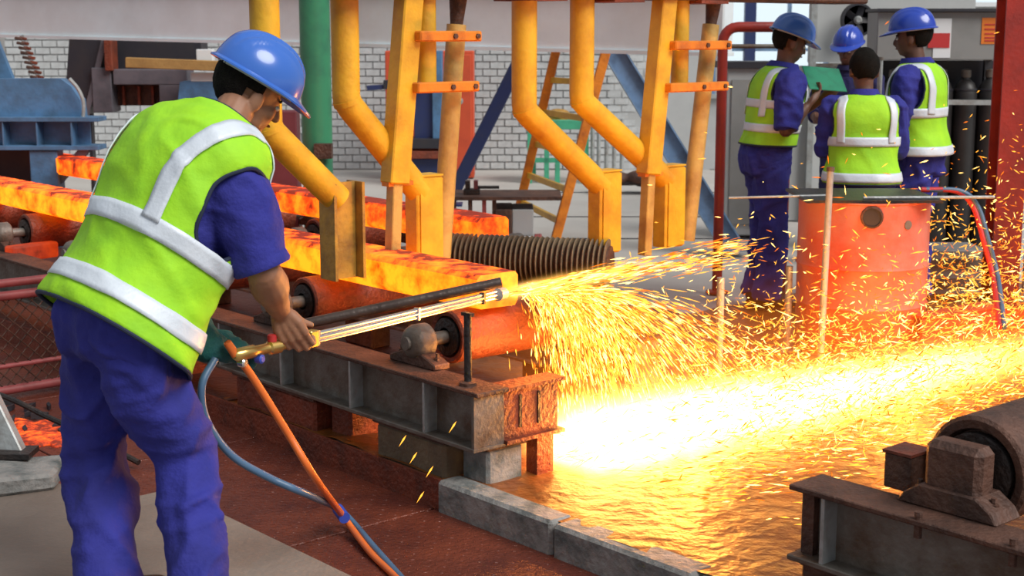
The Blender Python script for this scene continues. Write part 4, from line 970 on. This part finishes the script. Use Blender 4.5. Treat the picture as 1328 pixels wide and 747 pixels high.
obj('retaining_bar', M().bar(p0, p1, 0.02, 0.035), steel_light, t)
cyl_lab = ('black gas cylinder first from the left, behind the right worker', 'black gas cylinder second from the left, beside the right worker', 'black gas cylinder third from the left, under the white notice', 'black gas cylinder fourth from the left, under the grey header', 'black gas cylinder fifth, next to the red column')
for k in range(5):
    x = P(1155 + k*31, 150, YR+0.2).x; c_ = thing('gas_cylinder', cyl_lab[k], 'gas cylinder', (x, YR+0.16, 0), 'gas cylinders in the rack')
    obj('cylinder_body', M().lathe([(0.075, 0), (0.082, 0.01), (0.082, 1.16), (0.078, 1.20), (0.06, 1.245), (0.03, 1.27), (0.028, 1.285)], (x, YR+0.16, 0), ZD, 24), black_cyl, c_, True)
    obj('valve_guard', M().lathe([(0.033, 1.285), (0.036, 1.30), (0.034, 1.335), (0.014, 1.345)], (x, YR+0.16, 0), ZD, 14), steel_grey, c_, True)
    obj('shoulder_ring', M().lathe([(0.079, 1.185), (0.0825, 1.19), (0.0825, 1.20), (0.077, 1.205)], (x, YR+0.16, 0), ZD, 24), charcoal, c_, True)
tag(obj('rack_backboard', M().box(((xl+xr)/2, YR+0.36, 0.7), (xr-xl+0.3, 0.03, 1.4)), charcoal), 'dark backboard sheet behind the gas cylinders', 'board')
t = thing('cylinder_hose_post', 'thin grey standpipe between the bareheaded and the right worker', 'pipe', P(1142, 230, 9.4))
q = P(1142, 78, 9.4); obj('standpipe', M().tube([Vector((q.x, 9.4, 0)), q], 0.016, 10), steel_light, t, True); obj('pipe_cap', M().tube([q, q+ZD*0.02], 0.022, 10), steel_grey, t, True)
# plinth boxes near floor at right
t = thing('storage_crate', 'low grey crate behind the hoses beside the drum', 'crate', G(1230, 345, 0))
q = P(1232, 330, 9.0); obj('crate_body', M().box((q.x, 9.1, 0.14), (0.42, 0.35, 0.28)), grey_cabinet, t, bevel=0.008)
for k in (0.08, 0.2): obj('crate_batten', M().box((q.x, 8.92, k), (0.44, 0.02, 0.05)), steel_grey, t)
# red column
cX, cY = 2.905, 8.6
t = thing('steel_column', 'tall red steel column at the right edge', 'column', (cX, cY, 0))
obj('web', M().box((cX, cY, 1.6), (0.012, 0.16, 3.2)), red_paint, t)
for k in (-1, 1): obj('flange', M().box((cX, cY+0.085*k, 1.6), (0.165, 0.014, 3.2)), red_paint, t)
obj('base_plate', M().box((cX, cY, 0.012), (0.28, 0.28, 0.024)), red_paint, t)
for i, (dx, lab) in enumerate(((0.125, 'grey conduit beside the red column, nearer one'), (0.165, 'grey conduit at the right frame edge'))):
    t = thing('conduit', lab, 'pipe', (cX+dx, cY-0.05, 0))
    obj('conduit_tube', M().tube([Vector((cX+dx, cY-0.06, 0.0)), Vector((cX+dx, cY-0.06, 3.2))], 0.013, 10), steel_light, t, True)
    for z in (0.5, 1.3): obj('saddle_clip', M().box((cX+dx, cY-0.05, z), (0.04, 0.03, 0.02)), dark_steel, t)

# ================================================================== BACKGROUND MIDDLE
# red cabinet with blue machine
Yc = 16.3; a, b_ = P(499, 66, Yc), P(615, 236, Yc)
t = thing('machine_cabinet', 'tall red cabinet against the brick wall', 'cabinet', ((a.x+b_.x)/2, Yc, 0))
obj('cabinet_body', M().box(((a.x+b_.x)/2, Yc+0.2, a.z/2), (b_.x-a.x, 0.4, a.z)), red_door, t, bevel=0.01)
obj('cabinet_door', M().box(((a.x+b_.x)/2+0.26, Yc-0.01, a.z/2), (0.40, 0.02, a.z-0.08)), red_door, t, bevel=0.006)
q = P(596, 131, Yc-0.03); obj('gauge', M().lathe([(0.04, 0), (0.04, -0.03), (0.02, -0.035)], q, (0, 1, 0), 18), steel_light, t, True)
t = thing('blue_press', 'dark navy and blue press machine standing before the red cabinet', 'machine', P(550, 230, 15.6))
def ppanel(px0, px1, py0, py1, Y, dep, mt, name, par, bev=0.006):
    a, b_ = P(px0, py0, Y), P(px1, py1, Y)
    return obj(name, M().box(((a.x+b_.x)/2, Y+dep/2, (a.z+b_.z)/2), (abs(b_.x-a.x), dep, abs(a.z-b_.z))), mt, par, bevel=bev)
ppanel(536, 562, 68, 180, 15.6, 0.3, navy_steel, 'dark_housing', t); ppanel(560, 574, 66, 180, 15.55, 0.3, blue_steel, 'blue_side', t)
ppanel(530, 578, 180, 193, 15.5, 0.4, charcoal, 'press_bed', t); ppanel(528, 580, 196, 206, 15.5, 0.4, rust_red, 'bed_rail', t); ppanel(534, 574, 206, 246, 15.6, 0.3, navy_steel, 'press_base', t)
p0 = P(476, 114, 15.5); p1 = P(505, 109, 15.5); obj('lever', M().bar(p0, p1+Vector((0.4,0,0)), 0.05, 0.05), navy_steel, t); ppanel(497, 508, 104, 116, 15.45, 0.12, charcoal, 'lever_head', t)
# green column
q = P(412, 200, 10.2); t = thing('green_column', 'green round column behind the welder helmet', 'column', (q.x, 10.2, 0))
obj('column_shaft', M().lathe([(0.105, 0.0), (0.105, 2.4)], (q.x, 10.2, 0), ZD, 28), green_paint, t, True)
obj('column_base', M().lathe([(0.17, 0.0), (0.17, 0.03), (0.11, 0.05)], (q.x, 10.2, 0), ZD, 24), green_paint, t, True)
obj('column_bracket', M().box((q.x+0.06, 10.05, P(420, 195, 10.1).z), (0.12, 0.1, 0.10)), rust_brown, t)
q = P(370, 230, 9.6); t = thing('maroon_post', 'maroon box post below the first yellow pipe', 'post', (q.x, 9.6, 0))
obj('post_shaft', M().box((q.x, 9.6, 0.55), (0.19, 0.16, 1.1)), maroon, t, bevel=0.008); obj('post_plate', M().box((q.x, 9.6, 0.012), (0.3, 0.26, 0.024)), maroon, t)
# blue A frame
def brace(label, pa, pb, Y0, Y1, wd, mt, ibeam):
    a, b_ = P(*pa, Y0), P(*pb, Y1); a = a + (a-b_).normalized()*0.5
    t = thing('diagonal_brace', label, 'brace', b_, 'blue diagonal braces'); n_ = (a-b_).normalized(); X = n_.cross(Vector((0, 1, 0))).normalized(); Yv = n_.cross(X)
    L = (a-b_).length
    if ibeam:
        obj('web', M().box((a+b_)/2, (wd, L, 0.01), X, n_, Yv), mt, t)
        for k in (-1, 1): obj('flange', M().box((a+b_)/2+X*k*wd/2, (0.012, L, 0.12), X, n_, Yv), mt, t)
    else:
        obj('tube', M().box((a+b_)/2, (wd, L, wd), X, n_, Yv), mt, t, bevel=0.008)
    obj('foot_plate', M().box(Vector((b_.x, b_.y, max(0.012, b_.z-0.02))), (0.24, 0.2, 0.02)), mt, t)
brace('dark navy diagonal brace crossing the red cabinet edge', (664, 98), (582, 262), 12.6, 12.9, 0.115, navy_steel, False)
brace('pale blue diagonal I-beam brace right of the ladder', (800, 74), (948, 318), 11.2, 10.6, 0.15, steelblue, True)
# ladder
lad = thing('ladder', 'yellow painted ladder leaning behind the bent pipes', 'ladder', P(718, 322, 10.9))
a0, a1 = P(721, 66, 11.6), P(668, 292, 11.9); b0, b1 = P(786, 66, 11.0), P(717, 323, 10.9)
for p_, q_ in ((a0, a1), (b0, b1)): obj('rail', M().bar(p_+(p_-q_).normalized()*0.35, q_, 0.07, 0.10, Vector((0, 1, 0))), orange_paint, lad, bevel=0.005)
for k in (0.16, 0.34, 0.52, 0.70, 0.86): obj('rung', M().bar(a0.lerp(a1, k), b0.lerp(b1, k), 0.03, 0.045), yellow, lad)
# green rack and stuff on it
Yg = 15.8; gt = thing('green_trestle', 'mint green trestle table behind the ladder', 'table', P(710, 240, Yg))
ppanel(681, 764, 156, 168, Yg, 0.5, green_light, 'table_top', gt)
for x in (684, 706, 720, 754): ppanel(x, x+6, 166, 242, Yg+0.02, 0.05, green_light, 'leg', gt, 0.002)
for x in (690, 758): ppanel(x, x+5, 166, 238, Yg+0.42, 0.05, green_light, 'leg', gt, 0.002)
ppanel(684, 760, 205, 211, Yg+0.02, 0.04, green_light, 'stretcher', gt, 0.002)
m = M(); c_ = P(724, 148, Yg+0.2); m.ell(c_, Vector((.13,0,0)), Vector((0,.1,0)), Vector((0,0,.06)), 14, 8)
t = thing('cap_lump', 'yellow-brown casting resting on the green trestle', 'casting', c_); obj('casting_body', m, yellow_dirty, t, True); obj('casting_foot', M().box(c_-ZD*0.05, (0.20, 0.14, 0.04)), yellow_dirty, t)
for k, x in enumerate((768, 776, 786, 796, 806)):
    lab = ('leftmost', 'second', 'middle', 'fourth', 'rightmost')[k] + ' grey stanchion of the five behind the yellow pipes'
    q = P(x, 237, 15.9); t2 = thing('stanchion', lab, 'post', (q.x, 15.9, 0), 'grey stanchions'); obj('stanchion_tube', M().tube([Vector((q.x, 15.9, 0)), Vector((q.x, 15.9, 0.68))], 0.022, 8), steel_light, t2, True); obj('stanchion_foot', M().box((q.x, 15.9, 0.01), (0.09, 0.09, 0.02)), steel_grey, t2)
t = thing('tarpaulin_heap', 'dark low heap of scrap behind the yellow pipes', 'scrap', P(810, 238, 14.8))
c_ = P(822, 232, 14.8); m = M()
for k in range(7): m.ell(c_+Vector((random.uniform(-.35,.25), random.uniform(-.1,.1), random.uniform(-.05,.03))), Vector((.14,0,0)), Vector((0,.12,0)), Vector((0,0,.07)), 12, 8)
obj('heap_body', voxel(m, .02, 3), rust_brown, t); obj('heap_bar', M().bar(c_-Vector((.4,.1,.04)), c_+Vector((.3,-.1,-.03)), .04, .04), dark_steel, t)
# box table and frame in the middle distance
t = thing('work_bench', 'low brown steel bench with bare frame left of the ladder foot', 'bench', P(620, 320, 10.6))
a, b_ = P(588, 270, 10.6), P(728, 268, 10.6); zt_ = 0.42
obj('bench_top', M().box(((a.x+b_.x)/2, 10.75, zt_), (b_.x-a.x, 0.5, 0.025)), rust_brown, t)
for x in (589, 610, 628, 641):
    q = P(x, 300, 10.55); obj('bench_leg', M().box((q.x, 10.55, zt_/2), (0.03, 0.03, zt_)), pink_rail if x == 628 else rust_brown, t)
ppanel(642, 664, 272, 322, 10.5, 0.45, rust_brown, 'side_box', t); ppanel(664, 692, 272, 306, 10.52, 0.4, wall_grey, 'grey_box', t)
obj('gusset', M().prism([P(590, 273, 10.54), P(606, 273, 10.54), P(590, 308, 10.54)], (0, 0.02, 0)), rust_brown, t)
t = thing('vice', 'small dark vice on the brown bench', 'vice', P(606, 258, 10.7)); q = P(612, 262, 10.7); q.z = zt_+0.0125
obj('vice_base', M().box(q+ZD*0.02, (0.12, 0.10, 0.04)), dark_steel, t, bevel=.005); obj('jaw', M().box(q+Vector((-.03,0,.07)), (0.035, 0.10, 0.06)), dark_steel, t); obj('jaw', M().box(q+Vector((.03,0,.07)), (0.03, 0.10, 0.06)), maroon, t); obj('screw', M().tube([q+Vector((.02,0,.05)), q+Vector((.20,0,.05))], 0.012, 8), dark_steel, t)
t = thing('white_box', 'small white box on the floor beside the ribbed drum', 'box', P(680, 318, 10.4)); ppanel(665, 692, 311, 325, 10.3, 0.2, white_paint, 'carton', t); ppanel(693, 703, 306, 324, 10.28, 0.12, pink_rail, 'red_end', t)

# ================================================================== LEFT MACHINERY
Yb = 11.0
t = thing('blue_gantry', 'blue machine frame with ribbed girder at the left edge', 'machine', P(60, 300, Yb))
ppanel(-60, 128, 152, 158, Yb-0.10, 0.22, blue_steel, 'top_flange', t, .003); ppanel(-60, 128, 189, 195, Yb-0.10, 0.22, blue_steel, 'bottom_flange', t, .003); ppanel(-60, 118, 157, 190, Yb+0.06, 0.02, blue_steel, 'girder_web', t, 0)
for x in (-42, 2, 46, 91): ppanel(x, x+3.5, 157, 190, Yb-0.09, 0.16, blue_steel, 'rib', t, 0)
a, b_ = P(42, 194, Yb), P(78, 194, Yb); obj('leg', M().box(((a.x+b_.x)/2, Yb, a.z/2), (b_.x-a.x, 0.16, a.z)), blue_steel, t, bevel=.006)
obj('knee_brace', M().bar(P(112, 192, Yb), P(74, 236, Yb), 0.07, 0.05, Vector((0,1,0))), blue_steel, t)
pts = [P(-60, 102, Yb+0.02), P(78, 102, Yb+0.02), P(92, 112, Yb+0.02), P(104, 130, Yb+0.02), P(107, 152, Yb+0.02), P(-60, 152, Yb+0.02)]
obj('shroud', M().prism(pts, (0, 0.14, 0)), blue_steel, t)
rim = bez([P(90, 102, Yb-0.05), P(101, 115, Yb-0.05), P(108, 132, Yb-0.05), P(108, 152, Yb-0.05)], 5); obj('shroud_rim', M().tube(rim, 0.014, 8), steel_light, t, True)
obj('back_brace', M().bar(P(-12, 50, Yb+0.4), P(10, 104, Yb+0.4), 0.10, 0.06, Vector((0,1,0))), blue_steel, t)
obj('dark_underbody', M().box((P(15, 220, Yb+0.3).x, Yb+0.35, 0.62), (0.55, 0.2, 0.32)), charcoal, t)
t = thing('drive_chain', 'rusty roller chain loop above the blue machine', 'chain', P(40, 75, 11.5))
for s_, x0, x1 in ((0, 24, 44), (1, 30, 52)):
    n_ = 9
    for k in range(n_):
        q = P(x0+(x1-x0)*k/(n_-1), 50+50*k/(n_-1), 11.5+s_*.06)
        obj('link', M().box(q, (0.055, 0.03, 0.022), unit((1, 0, -0.2)), Vector((0,1,0)), unit((.2, 0, 1))), rust_brown if s_ == 0 else rust_red, t, bevel=.004)
obj('guide_strip', M().bar(P(28, 46, 11.62), P(52, 104, 11.62), 0.03, 0.02, Vector((0,1,0))), steel_light, t)
Yh = 13.4
t = thing('hopper', 'black tapered chute hanging under the pale girder', 'hopper', P(115, 100, Yh))
obj('chute', M().prism([P(90, 46, Yh), P(136, 46, Yh), P(132, 105, Yh), P(114, 148, Yh), P(86, 104, Yh)], (0, 0.5, 0)), charcoal, t); obj('chute_lip', M().bar(P(136, 50, Yh-.02), P(112, 150, Yh-.02), 0.05, 0.03, Vector((0,1,0))), purple_grey, t)
t = thing('crusher_housing', 'slate machine housing with rusty opening under the pale girder', 'machine', P(190, 130, Yh))
ppanel(134, 146, 50, 92, Yh-.1, 0.2, rust_red, 'red_stile', t); ppanel(148, 262, 48, 90, Yh+.2, 0.3, charcoal, 'dark_hood', t); ppanel(118, 146, 88, 146, Yh-.05, 0.3, purple_grey, 'left_cheek', t); ppanel(146, 243, 90, 110, Yh-.05, 0.3, purple_grey, 'lintel', t)
ppanel(206, 240, 110, 146, Yh-.05, 0.3, purple_grey, 'right_cheek', t); ppanel(146, 207, 110, 137, Yh+.15, 0.1, rust_brown, 'rusty_inside', t)
for x in (158, 178, 196): ppanel(x, x+4, 112, 136, Yh+.10, 0.05, rust_red, 'bar', t, 0)
ppanel(208, 236, 146, 400, Yh+.1, 0.1, charcoal, 'stand', t); ppanel(118, 126, 146, 400, Yh+.1, 0.1, charcoal, 'stand', t)
tag(obj('timber_beam', M().bar(P(164, 81, Yh-.35), P(296, 86, Yh-.35), 0.09, 0.09), wood, bevel=.006), 'ochre timber beam behind the welder helmet', 'beam')
t = thing('blue_motor_box', 'blue steel box left of the welder helmet', 'box', P(250, 130, Yh-.2)); pts = [P(233, 106, Yh-.3), P(300, 106, Yh-.3), P(300, 142, Yh-.3), P(230, 142, Yh-.3)]; obj('box_shell', M().prism(pts, (0, .3, 0)), blue_steel, t); ppanel(232, 302, 141, 330, Yh-.25, .2, blue_steel, 'box_stand', t); ppanel(247, 290, 94, 106, Yh-.3, .2, white_paint, 'white_cap', t); ppanel(254, 276, 64, 80, Yh-.28, .1, white_paint, 'white_plate', t)

# guard fence panel at the left
t = thing('guard_panel', 'chain-link guard panel with faded red rails at the left edge', 'fence', W(6.3, 2.5, 0))
vA, vB = 2.42, 3.06; UF = 6.65
def rail(z, r_, name='rail'): return obj(name, M().tube([W(UF, vA, z), W(UF, vB, z)], r_, 12), pink_rail, t, True)
rail(0.385, 0.022, 'top_rail'); rail(0.445, 0.020, 'top_rail'); rail(-0.065, 0.022, 'bottom_rail'); rail(0.05, 0.012, 'mid_rail')
for v in (vA, vB): obj('fence_post', M().tube([W(UF, v, ZS), W(UF, v, 0.46)], 0.022, 12), pink_rail, t, True)
mesh_w = M(); H0, H1 = -0.06, 0.38; st = 0.062
k = -8
while vA + k*st < vB:
    for sg in (1, -1):
        v0_ = vA + k*st; pA = [v0_, H0]; pB = [v0_+(H1-H0), H1]
        if sg < 0: pA, pB = [v0_, H1], [v0_+(H1-H0), H0]
        # clip to panel
        def cl(p, q):
            if p[0] < vA: f_ = (vA-p[0])/(q[0]-p[0]); p = [vA, p[1]+(q[1]-p[1])*f_]
            if q[0] > vB: f_ = (vB-p[0])/(q[0]-p[0]); q = [vB, p[1]+(q[1]-p[1])*f_]
            return p, q
        if pB[0] > vA and pA[0] < vB:
            a, b_ = cl(pA, pB); mesh_w.tube([W(UF+0.004*sg, a[0], a[1]), W(UF+0.004*sg, b_[0], b_[1])], 0.0032, 5)
    k += 1
obj('wire_mesh', mesh_w, rust_brown, t, kind='stuff')
# foot block with strut and loose cable, hot scale
t = thing('concrete_footing', 'grey concrete footing block at the lower left edge', 'block', G(25, 640, 0))
a, b_ = G(-80, 656, 0), G(72, 636, 0); dvv = (b_-a); 
obj('footing_body', M().hexa([a, b_, b_+Vector((-.02,.28,0)), a+Vector((0,.28,0)), a+ZD*.075, b_+ZD*.06-Vector((.01,0,0)), b_+Vector((-.03,.26,.06)), a+Vector((0,.26,.08))]), kerb_mat, t, bevel=.012)
sA, sB = P(-8, 540, 5.25), P(24, 606, 5.18); obj('strut', M().bar(sA+(sA-sB)*.6, sB, 0.10, 0.05, Vector((0,1,0))), steel_light, t, bevel=.005)
obj('strut_plate', M().box(Vector((sB.x-.02, sB.y, .085)), (0.16, 0.12, 0.02)), dark_steel, t)
tag(obj('cable', M().tube(bez([P(-20, 505, 5.9), P(20, 520, 5.85), P(60, 540, 5.8), P(100, 558, 5.75), P(180, 600, 5.6)], 6), 0.012, 8), dark_steel, smooth=True), 'black cable sagging behind the blue trousers', 'cable')
t = thing('hot_scale', 'smouldering orange scale heap on the floor behind the welder', 'scale heap', G(50, 566, 0))
m = M()
for k in range(26):
    q = G(50+random.uniform(-40, 42), 562+random.uniform(-16, 14), ZS+0.012); m.ell(q+ZD*.004, Vector((random.uniform(.04,.09),0,0)), Vector((0,random.uniform(.04,.1),0)), ZD*random.uniform(.008,.02), 9, 6)
obj('ember_bed', voxel(m, .012, 1), hot_scrap, t)
m = M()
for k in range(12):
    q = G(45+random.uniform(-45, 45), 535+random.uniform(-12, 30), ZS+0.012); m.box(q+ZD*.012, (random.uniform(.03,.07), random.uniform(.03,.07), .024), unit((random.uniform(-1,1), random.uniform(-1,1), .1)), unit((0,1,0)), ZD)
obj('slag_pieces', m, charcoal, t, kind='stuff')
# red glow of hot offcuts below the billet at the left
tag(obj('hot_offcut', M().bar(G(12, 330, .35), G(70, 322, .35), .10, .09), hot_dull, bevel=.01), 'dull red hot offcut lying under the billet at the left edge', 'offcut')

# ================================================================== FIRE AND SPARKS
def spark(m, p, d, L, r):
    d = unit(d); a = ZD if abs(d.z) < .9 else Vector((1,0,0)); X = d.cross(a).normalized(); Y = d.cross(X); c = p
    m.add([c-d*L/2, c+d*L*.15+X*r, c+d*L*.15-X*r*.5+Y*r*.87, c+d*L*.15-X*r*.5-Y*r*.87, c+d*L/2], [(0,2,1),(0,3,2),(0,1,3),(4,1,2),(4,2,3),(4,3,1)])
gs = random.gauss; ru = random.uniform
spark_hot = emitter('white_hot_spark', (1.0, 0.60, 0.16), 4.5, False)
spark_mid = emitter('yellow_spark', (1.0, 0.42, 0.045), 2.3, False)
spark_low = emitter('orange_spark', (1.0, 0.20, 0.012), 1.5, False)
CUT = Vector((TIP.x+0.03, TIP.y+0.02, TIP.z))
cu, cv = CUT.dot(UD), CUT.dot(VD)
sets = [M(), M(), M()]
def put(p, d, L, r, k=None):
    if p.z < 0.006: return
    spark(sets[k if k is not None else random.choices((0, 1, 2), (2, 6, 3))[0]], p, d, L, r)
# jet straight through from the torch tip
for i in range(700):
    a = ru(0, 1)**1.3; l = a*1.35; sp = 0.006+0.045*a
    p = W(cu+gs(0, sp), cv+l, CUT.z-0.0+gs(0, sp*.8)+0.03*a); put(p, VD+UD*gs(0,.05)+ZD*(.03+gs(0,.05)), ru(.03,.12), ru(.0018,.0042)*(1.3-a*.6))
# curtain falling from the cut in ever wider arcs
for i in range(6500):
    v0 = abs(gs(0, 1))*1.7+ru(-.05,.3) if random.random() < .8 else ru(1, 4.2); t_ = ru(0.02, 0.345); z = CUT.z-0.02-4.9*t_*t_*ru(.75,1.1)-ru(0,.25)*t_
    p = W(cu+gs(0,.05+.12*t_), cv+.10+ru(-.02,.18)+v0*t_*1.0, z)
    if p.z > .02: put(p, VD*v0+ZD*(-9.8*t_)+UD*gs(0,.3), ru(.03,.10)*(.7+v0*.14), ru(.0015,.0034))
# ground jet under the line
for i in range(4200):
    a = ru(0, 1); l = a*3.6; w_ = .07+.10*l
    p = W(3.82-.08*l+gs(0, w_), 3.60+l, .02+abs(gs(0, .045+.05*l))); put(p, VD+UD*gs(0,.25)+ZD*gs(.05,.3), ru(.03,.11), ru(.002,.0045))
# bouncing cloud
for i in range(8500):
    l = ru(.5, 4.2); p = W(3.80-.06*l+gs(0, .22+.13*l), 3.72+l, abs(gs(0, .10+.10*l))); put(p, Vector((gs(0,1), gs(0,1), gs(0,.8)))+VD*.8, ru(.018,.05), ru(.0016,.0036))
# floor skitter on the camera side of the jet
for i in range(1500):
    l = ru(.0, 3.2); p = W(3.55-abs(gs(0,.38)), 3.65+l, abs(gs(0,.025))+.008); put(p, VD+UD*gs(-.5,.4)+ZD*gs(0,.12), ru(.02,.07), ru(.0016,.0034))
# higher, sparser strays before the workers and the drum
for i in range(900):
    l = ru(1.2, 4.4); p = W(4.1+gs(0,.45), 3.7+l, abs(gs(0,.38))+.05); put(p, Vector((gs(.6,1), gs(0,.6), gs(.1,.5))), ru(.02,.06), ru(.0018,.0038))
for i, (x, y) in enumerate(((522, 572), (536, 594), (545, 645), (587, 554), (557, 612))): put(P(x, y, 4.75), Vector((.5, 0, .8)), .05, .0035, 1)
for k, (mt, nm, lb) in enumerate(((spark_hot, 'white_sparks', 'white-hot sparks spraying from the torch cut'), (spark_mid, 'yellow_sparks', 'yellow sparks spraying and bouncing over the pit'), (spark_low, 'orange_sparks', 'orange cooling sparks scattered over the pit'))):
    tag(obj(nm, sets[k], mt, kind='stuff'), lb, 'sparks')
# burning gas and added haze glow: emission volumes that thin out to nothing inside their boxes
def fire(name, label, origin, xdir, L, hw, hz, col, strength, w0, w1, z0, zs0, zs1, nscale):
    o = obj(name, M().box((L/2, 0, hz/2), (L, 2*hw, hz)), None) if False else None
    me = M().box((L/2, 0, 0), (L, 2*hw, 2*hz)).mesh(name)
    m = bpy.data.materials.new(name); m.use_nodes = True; N = m.node_tree.nodes; K = m.node_tree.links; N.remove(N['Principled BSDF'])
    tc = N.new('ShaderNodeTexCoord'); sp = N.new('ShaderNodeSeparateXYZ'); K.new(tc.outputs['Object'], sp.inputs[0])
    def mth(op, a, b_=None, c_=None):
        n = N.new('ShaderNodeMath'); n.operation = op
        for i, q in enumerate((a, b_, c_)):
            if q is None: continue
            if isinstance(q, (int, float)): n.inputs[i].default_value = q
            else: K.new(q, n.inputs[i])
        return n.outputs[0]
    x, y, z = sp.outputs; a = mth('DIVIDE', x, L)
    wy = mth('MULTIPLY_ADD', a, w1-w0, w0); wz = mth('MULTIPLY_ADD', a, zs1-zs0, zs0)
    e = mth('ADD', mth('POWER', mth('ABSOLUTE', mth('DIVIDE', y, wy)), 2.0), mth('POWER', mth('ABSOLUTE', mth('DIVIDE', mth('SUBTRACT', z, z0), wz)), 2.0))
    g = mth('EXPONENT', mth('MULTIPLY', e, -1.0))
    env = mth('MULTIPLY', mth('SMOOTH_MIN', mth('MULTIPLY', a, 22.0), 1.0, 0.2), mth('POWER', mth('SUBTRACT', 1.0, a), 2.0))
    n = N.new('ShaderNodeTexNoise'); n.inputs['Scale'].default_value = nscale; n.inputs['Detail'].default_value = 3; K.new(tc.outputs['Object'], n.inputs['Vector'])
    nz = mth('MAXIMUM', mth('MULTIPLY_ADD', n.outputs['Fac'], 2.6, -0.45), 0.0)
    em = N.new('ShaderNodeEmission'); em.inputs[0].default_value = (*col, 1)
    K.new(mth('MULTIPLY', mth('MULTIPLY', mth('MULTIPLY', g, env), nz), strength), em.inputs[1])
    K.new(em.outputs[0], N['Material Output'].inputs['Volume'])
    o = obj(name, me, m); xd = unit(xdir); o.matrix_world = Matrix.Translation(origin) @ Matrix((xd, ZD.cross(xd), xd.cross(ZD.cross(xd)))).transposed().to_4x4()
    o['kind'] = 'stuff'; return tag(o, label, 'flame')
fire('ground_flame', 'blinding white fire jet streaming along the pit floor', W(3.84, 3.52, 0.21), VD-UD*.085, 3.9, 0.62, 0.20, (1.0, 0.46, 0.10), 240.0, 0.17, 0.07, -0.14, 0.085, 0.06, 7)
fire('torch_flame', 'bright yellow flame shooting from the torch tip', CUT-VD*.03, VD+ZD*.03, 0.95, 0.10, 0.10, (1.0, 0.50, 0.10), 150.0, 0.016, 0.036, 0, 0.016, 0.034, 12)
fire('haze_glow', 'thin orange glow added for the lit haze over the pit jet', W(4.0, 3.55, 0.33), VD-UD*.03, 4.0, 0.85, 0.34, (1.0, 0.20, 0.015), 1.5, 0.30, 0.36, -0.10, 0.20, 0.20, 4)  # self-glowing volume imitates the orange light on the haze
for nm, p, e, r_ in (('pit_fire_light', W(3.74, 4.15, .16), 48, .12), ('pit_fire_light', W(3.60, 5.4, .20), 34, .15), ('cut_fire_light', CUT+VD*.12+ZD*.03-UD*0.05, 17, .03)):
    ld = bpy.data.lights.new(nm, 'POINT'); ld.energy = e; ld.color = (1, .30, .04); ld.shadow_soft_size = r_; lo = bpy.data.objects.new(nm, ld); C.objects.link(lo); lo.location = p
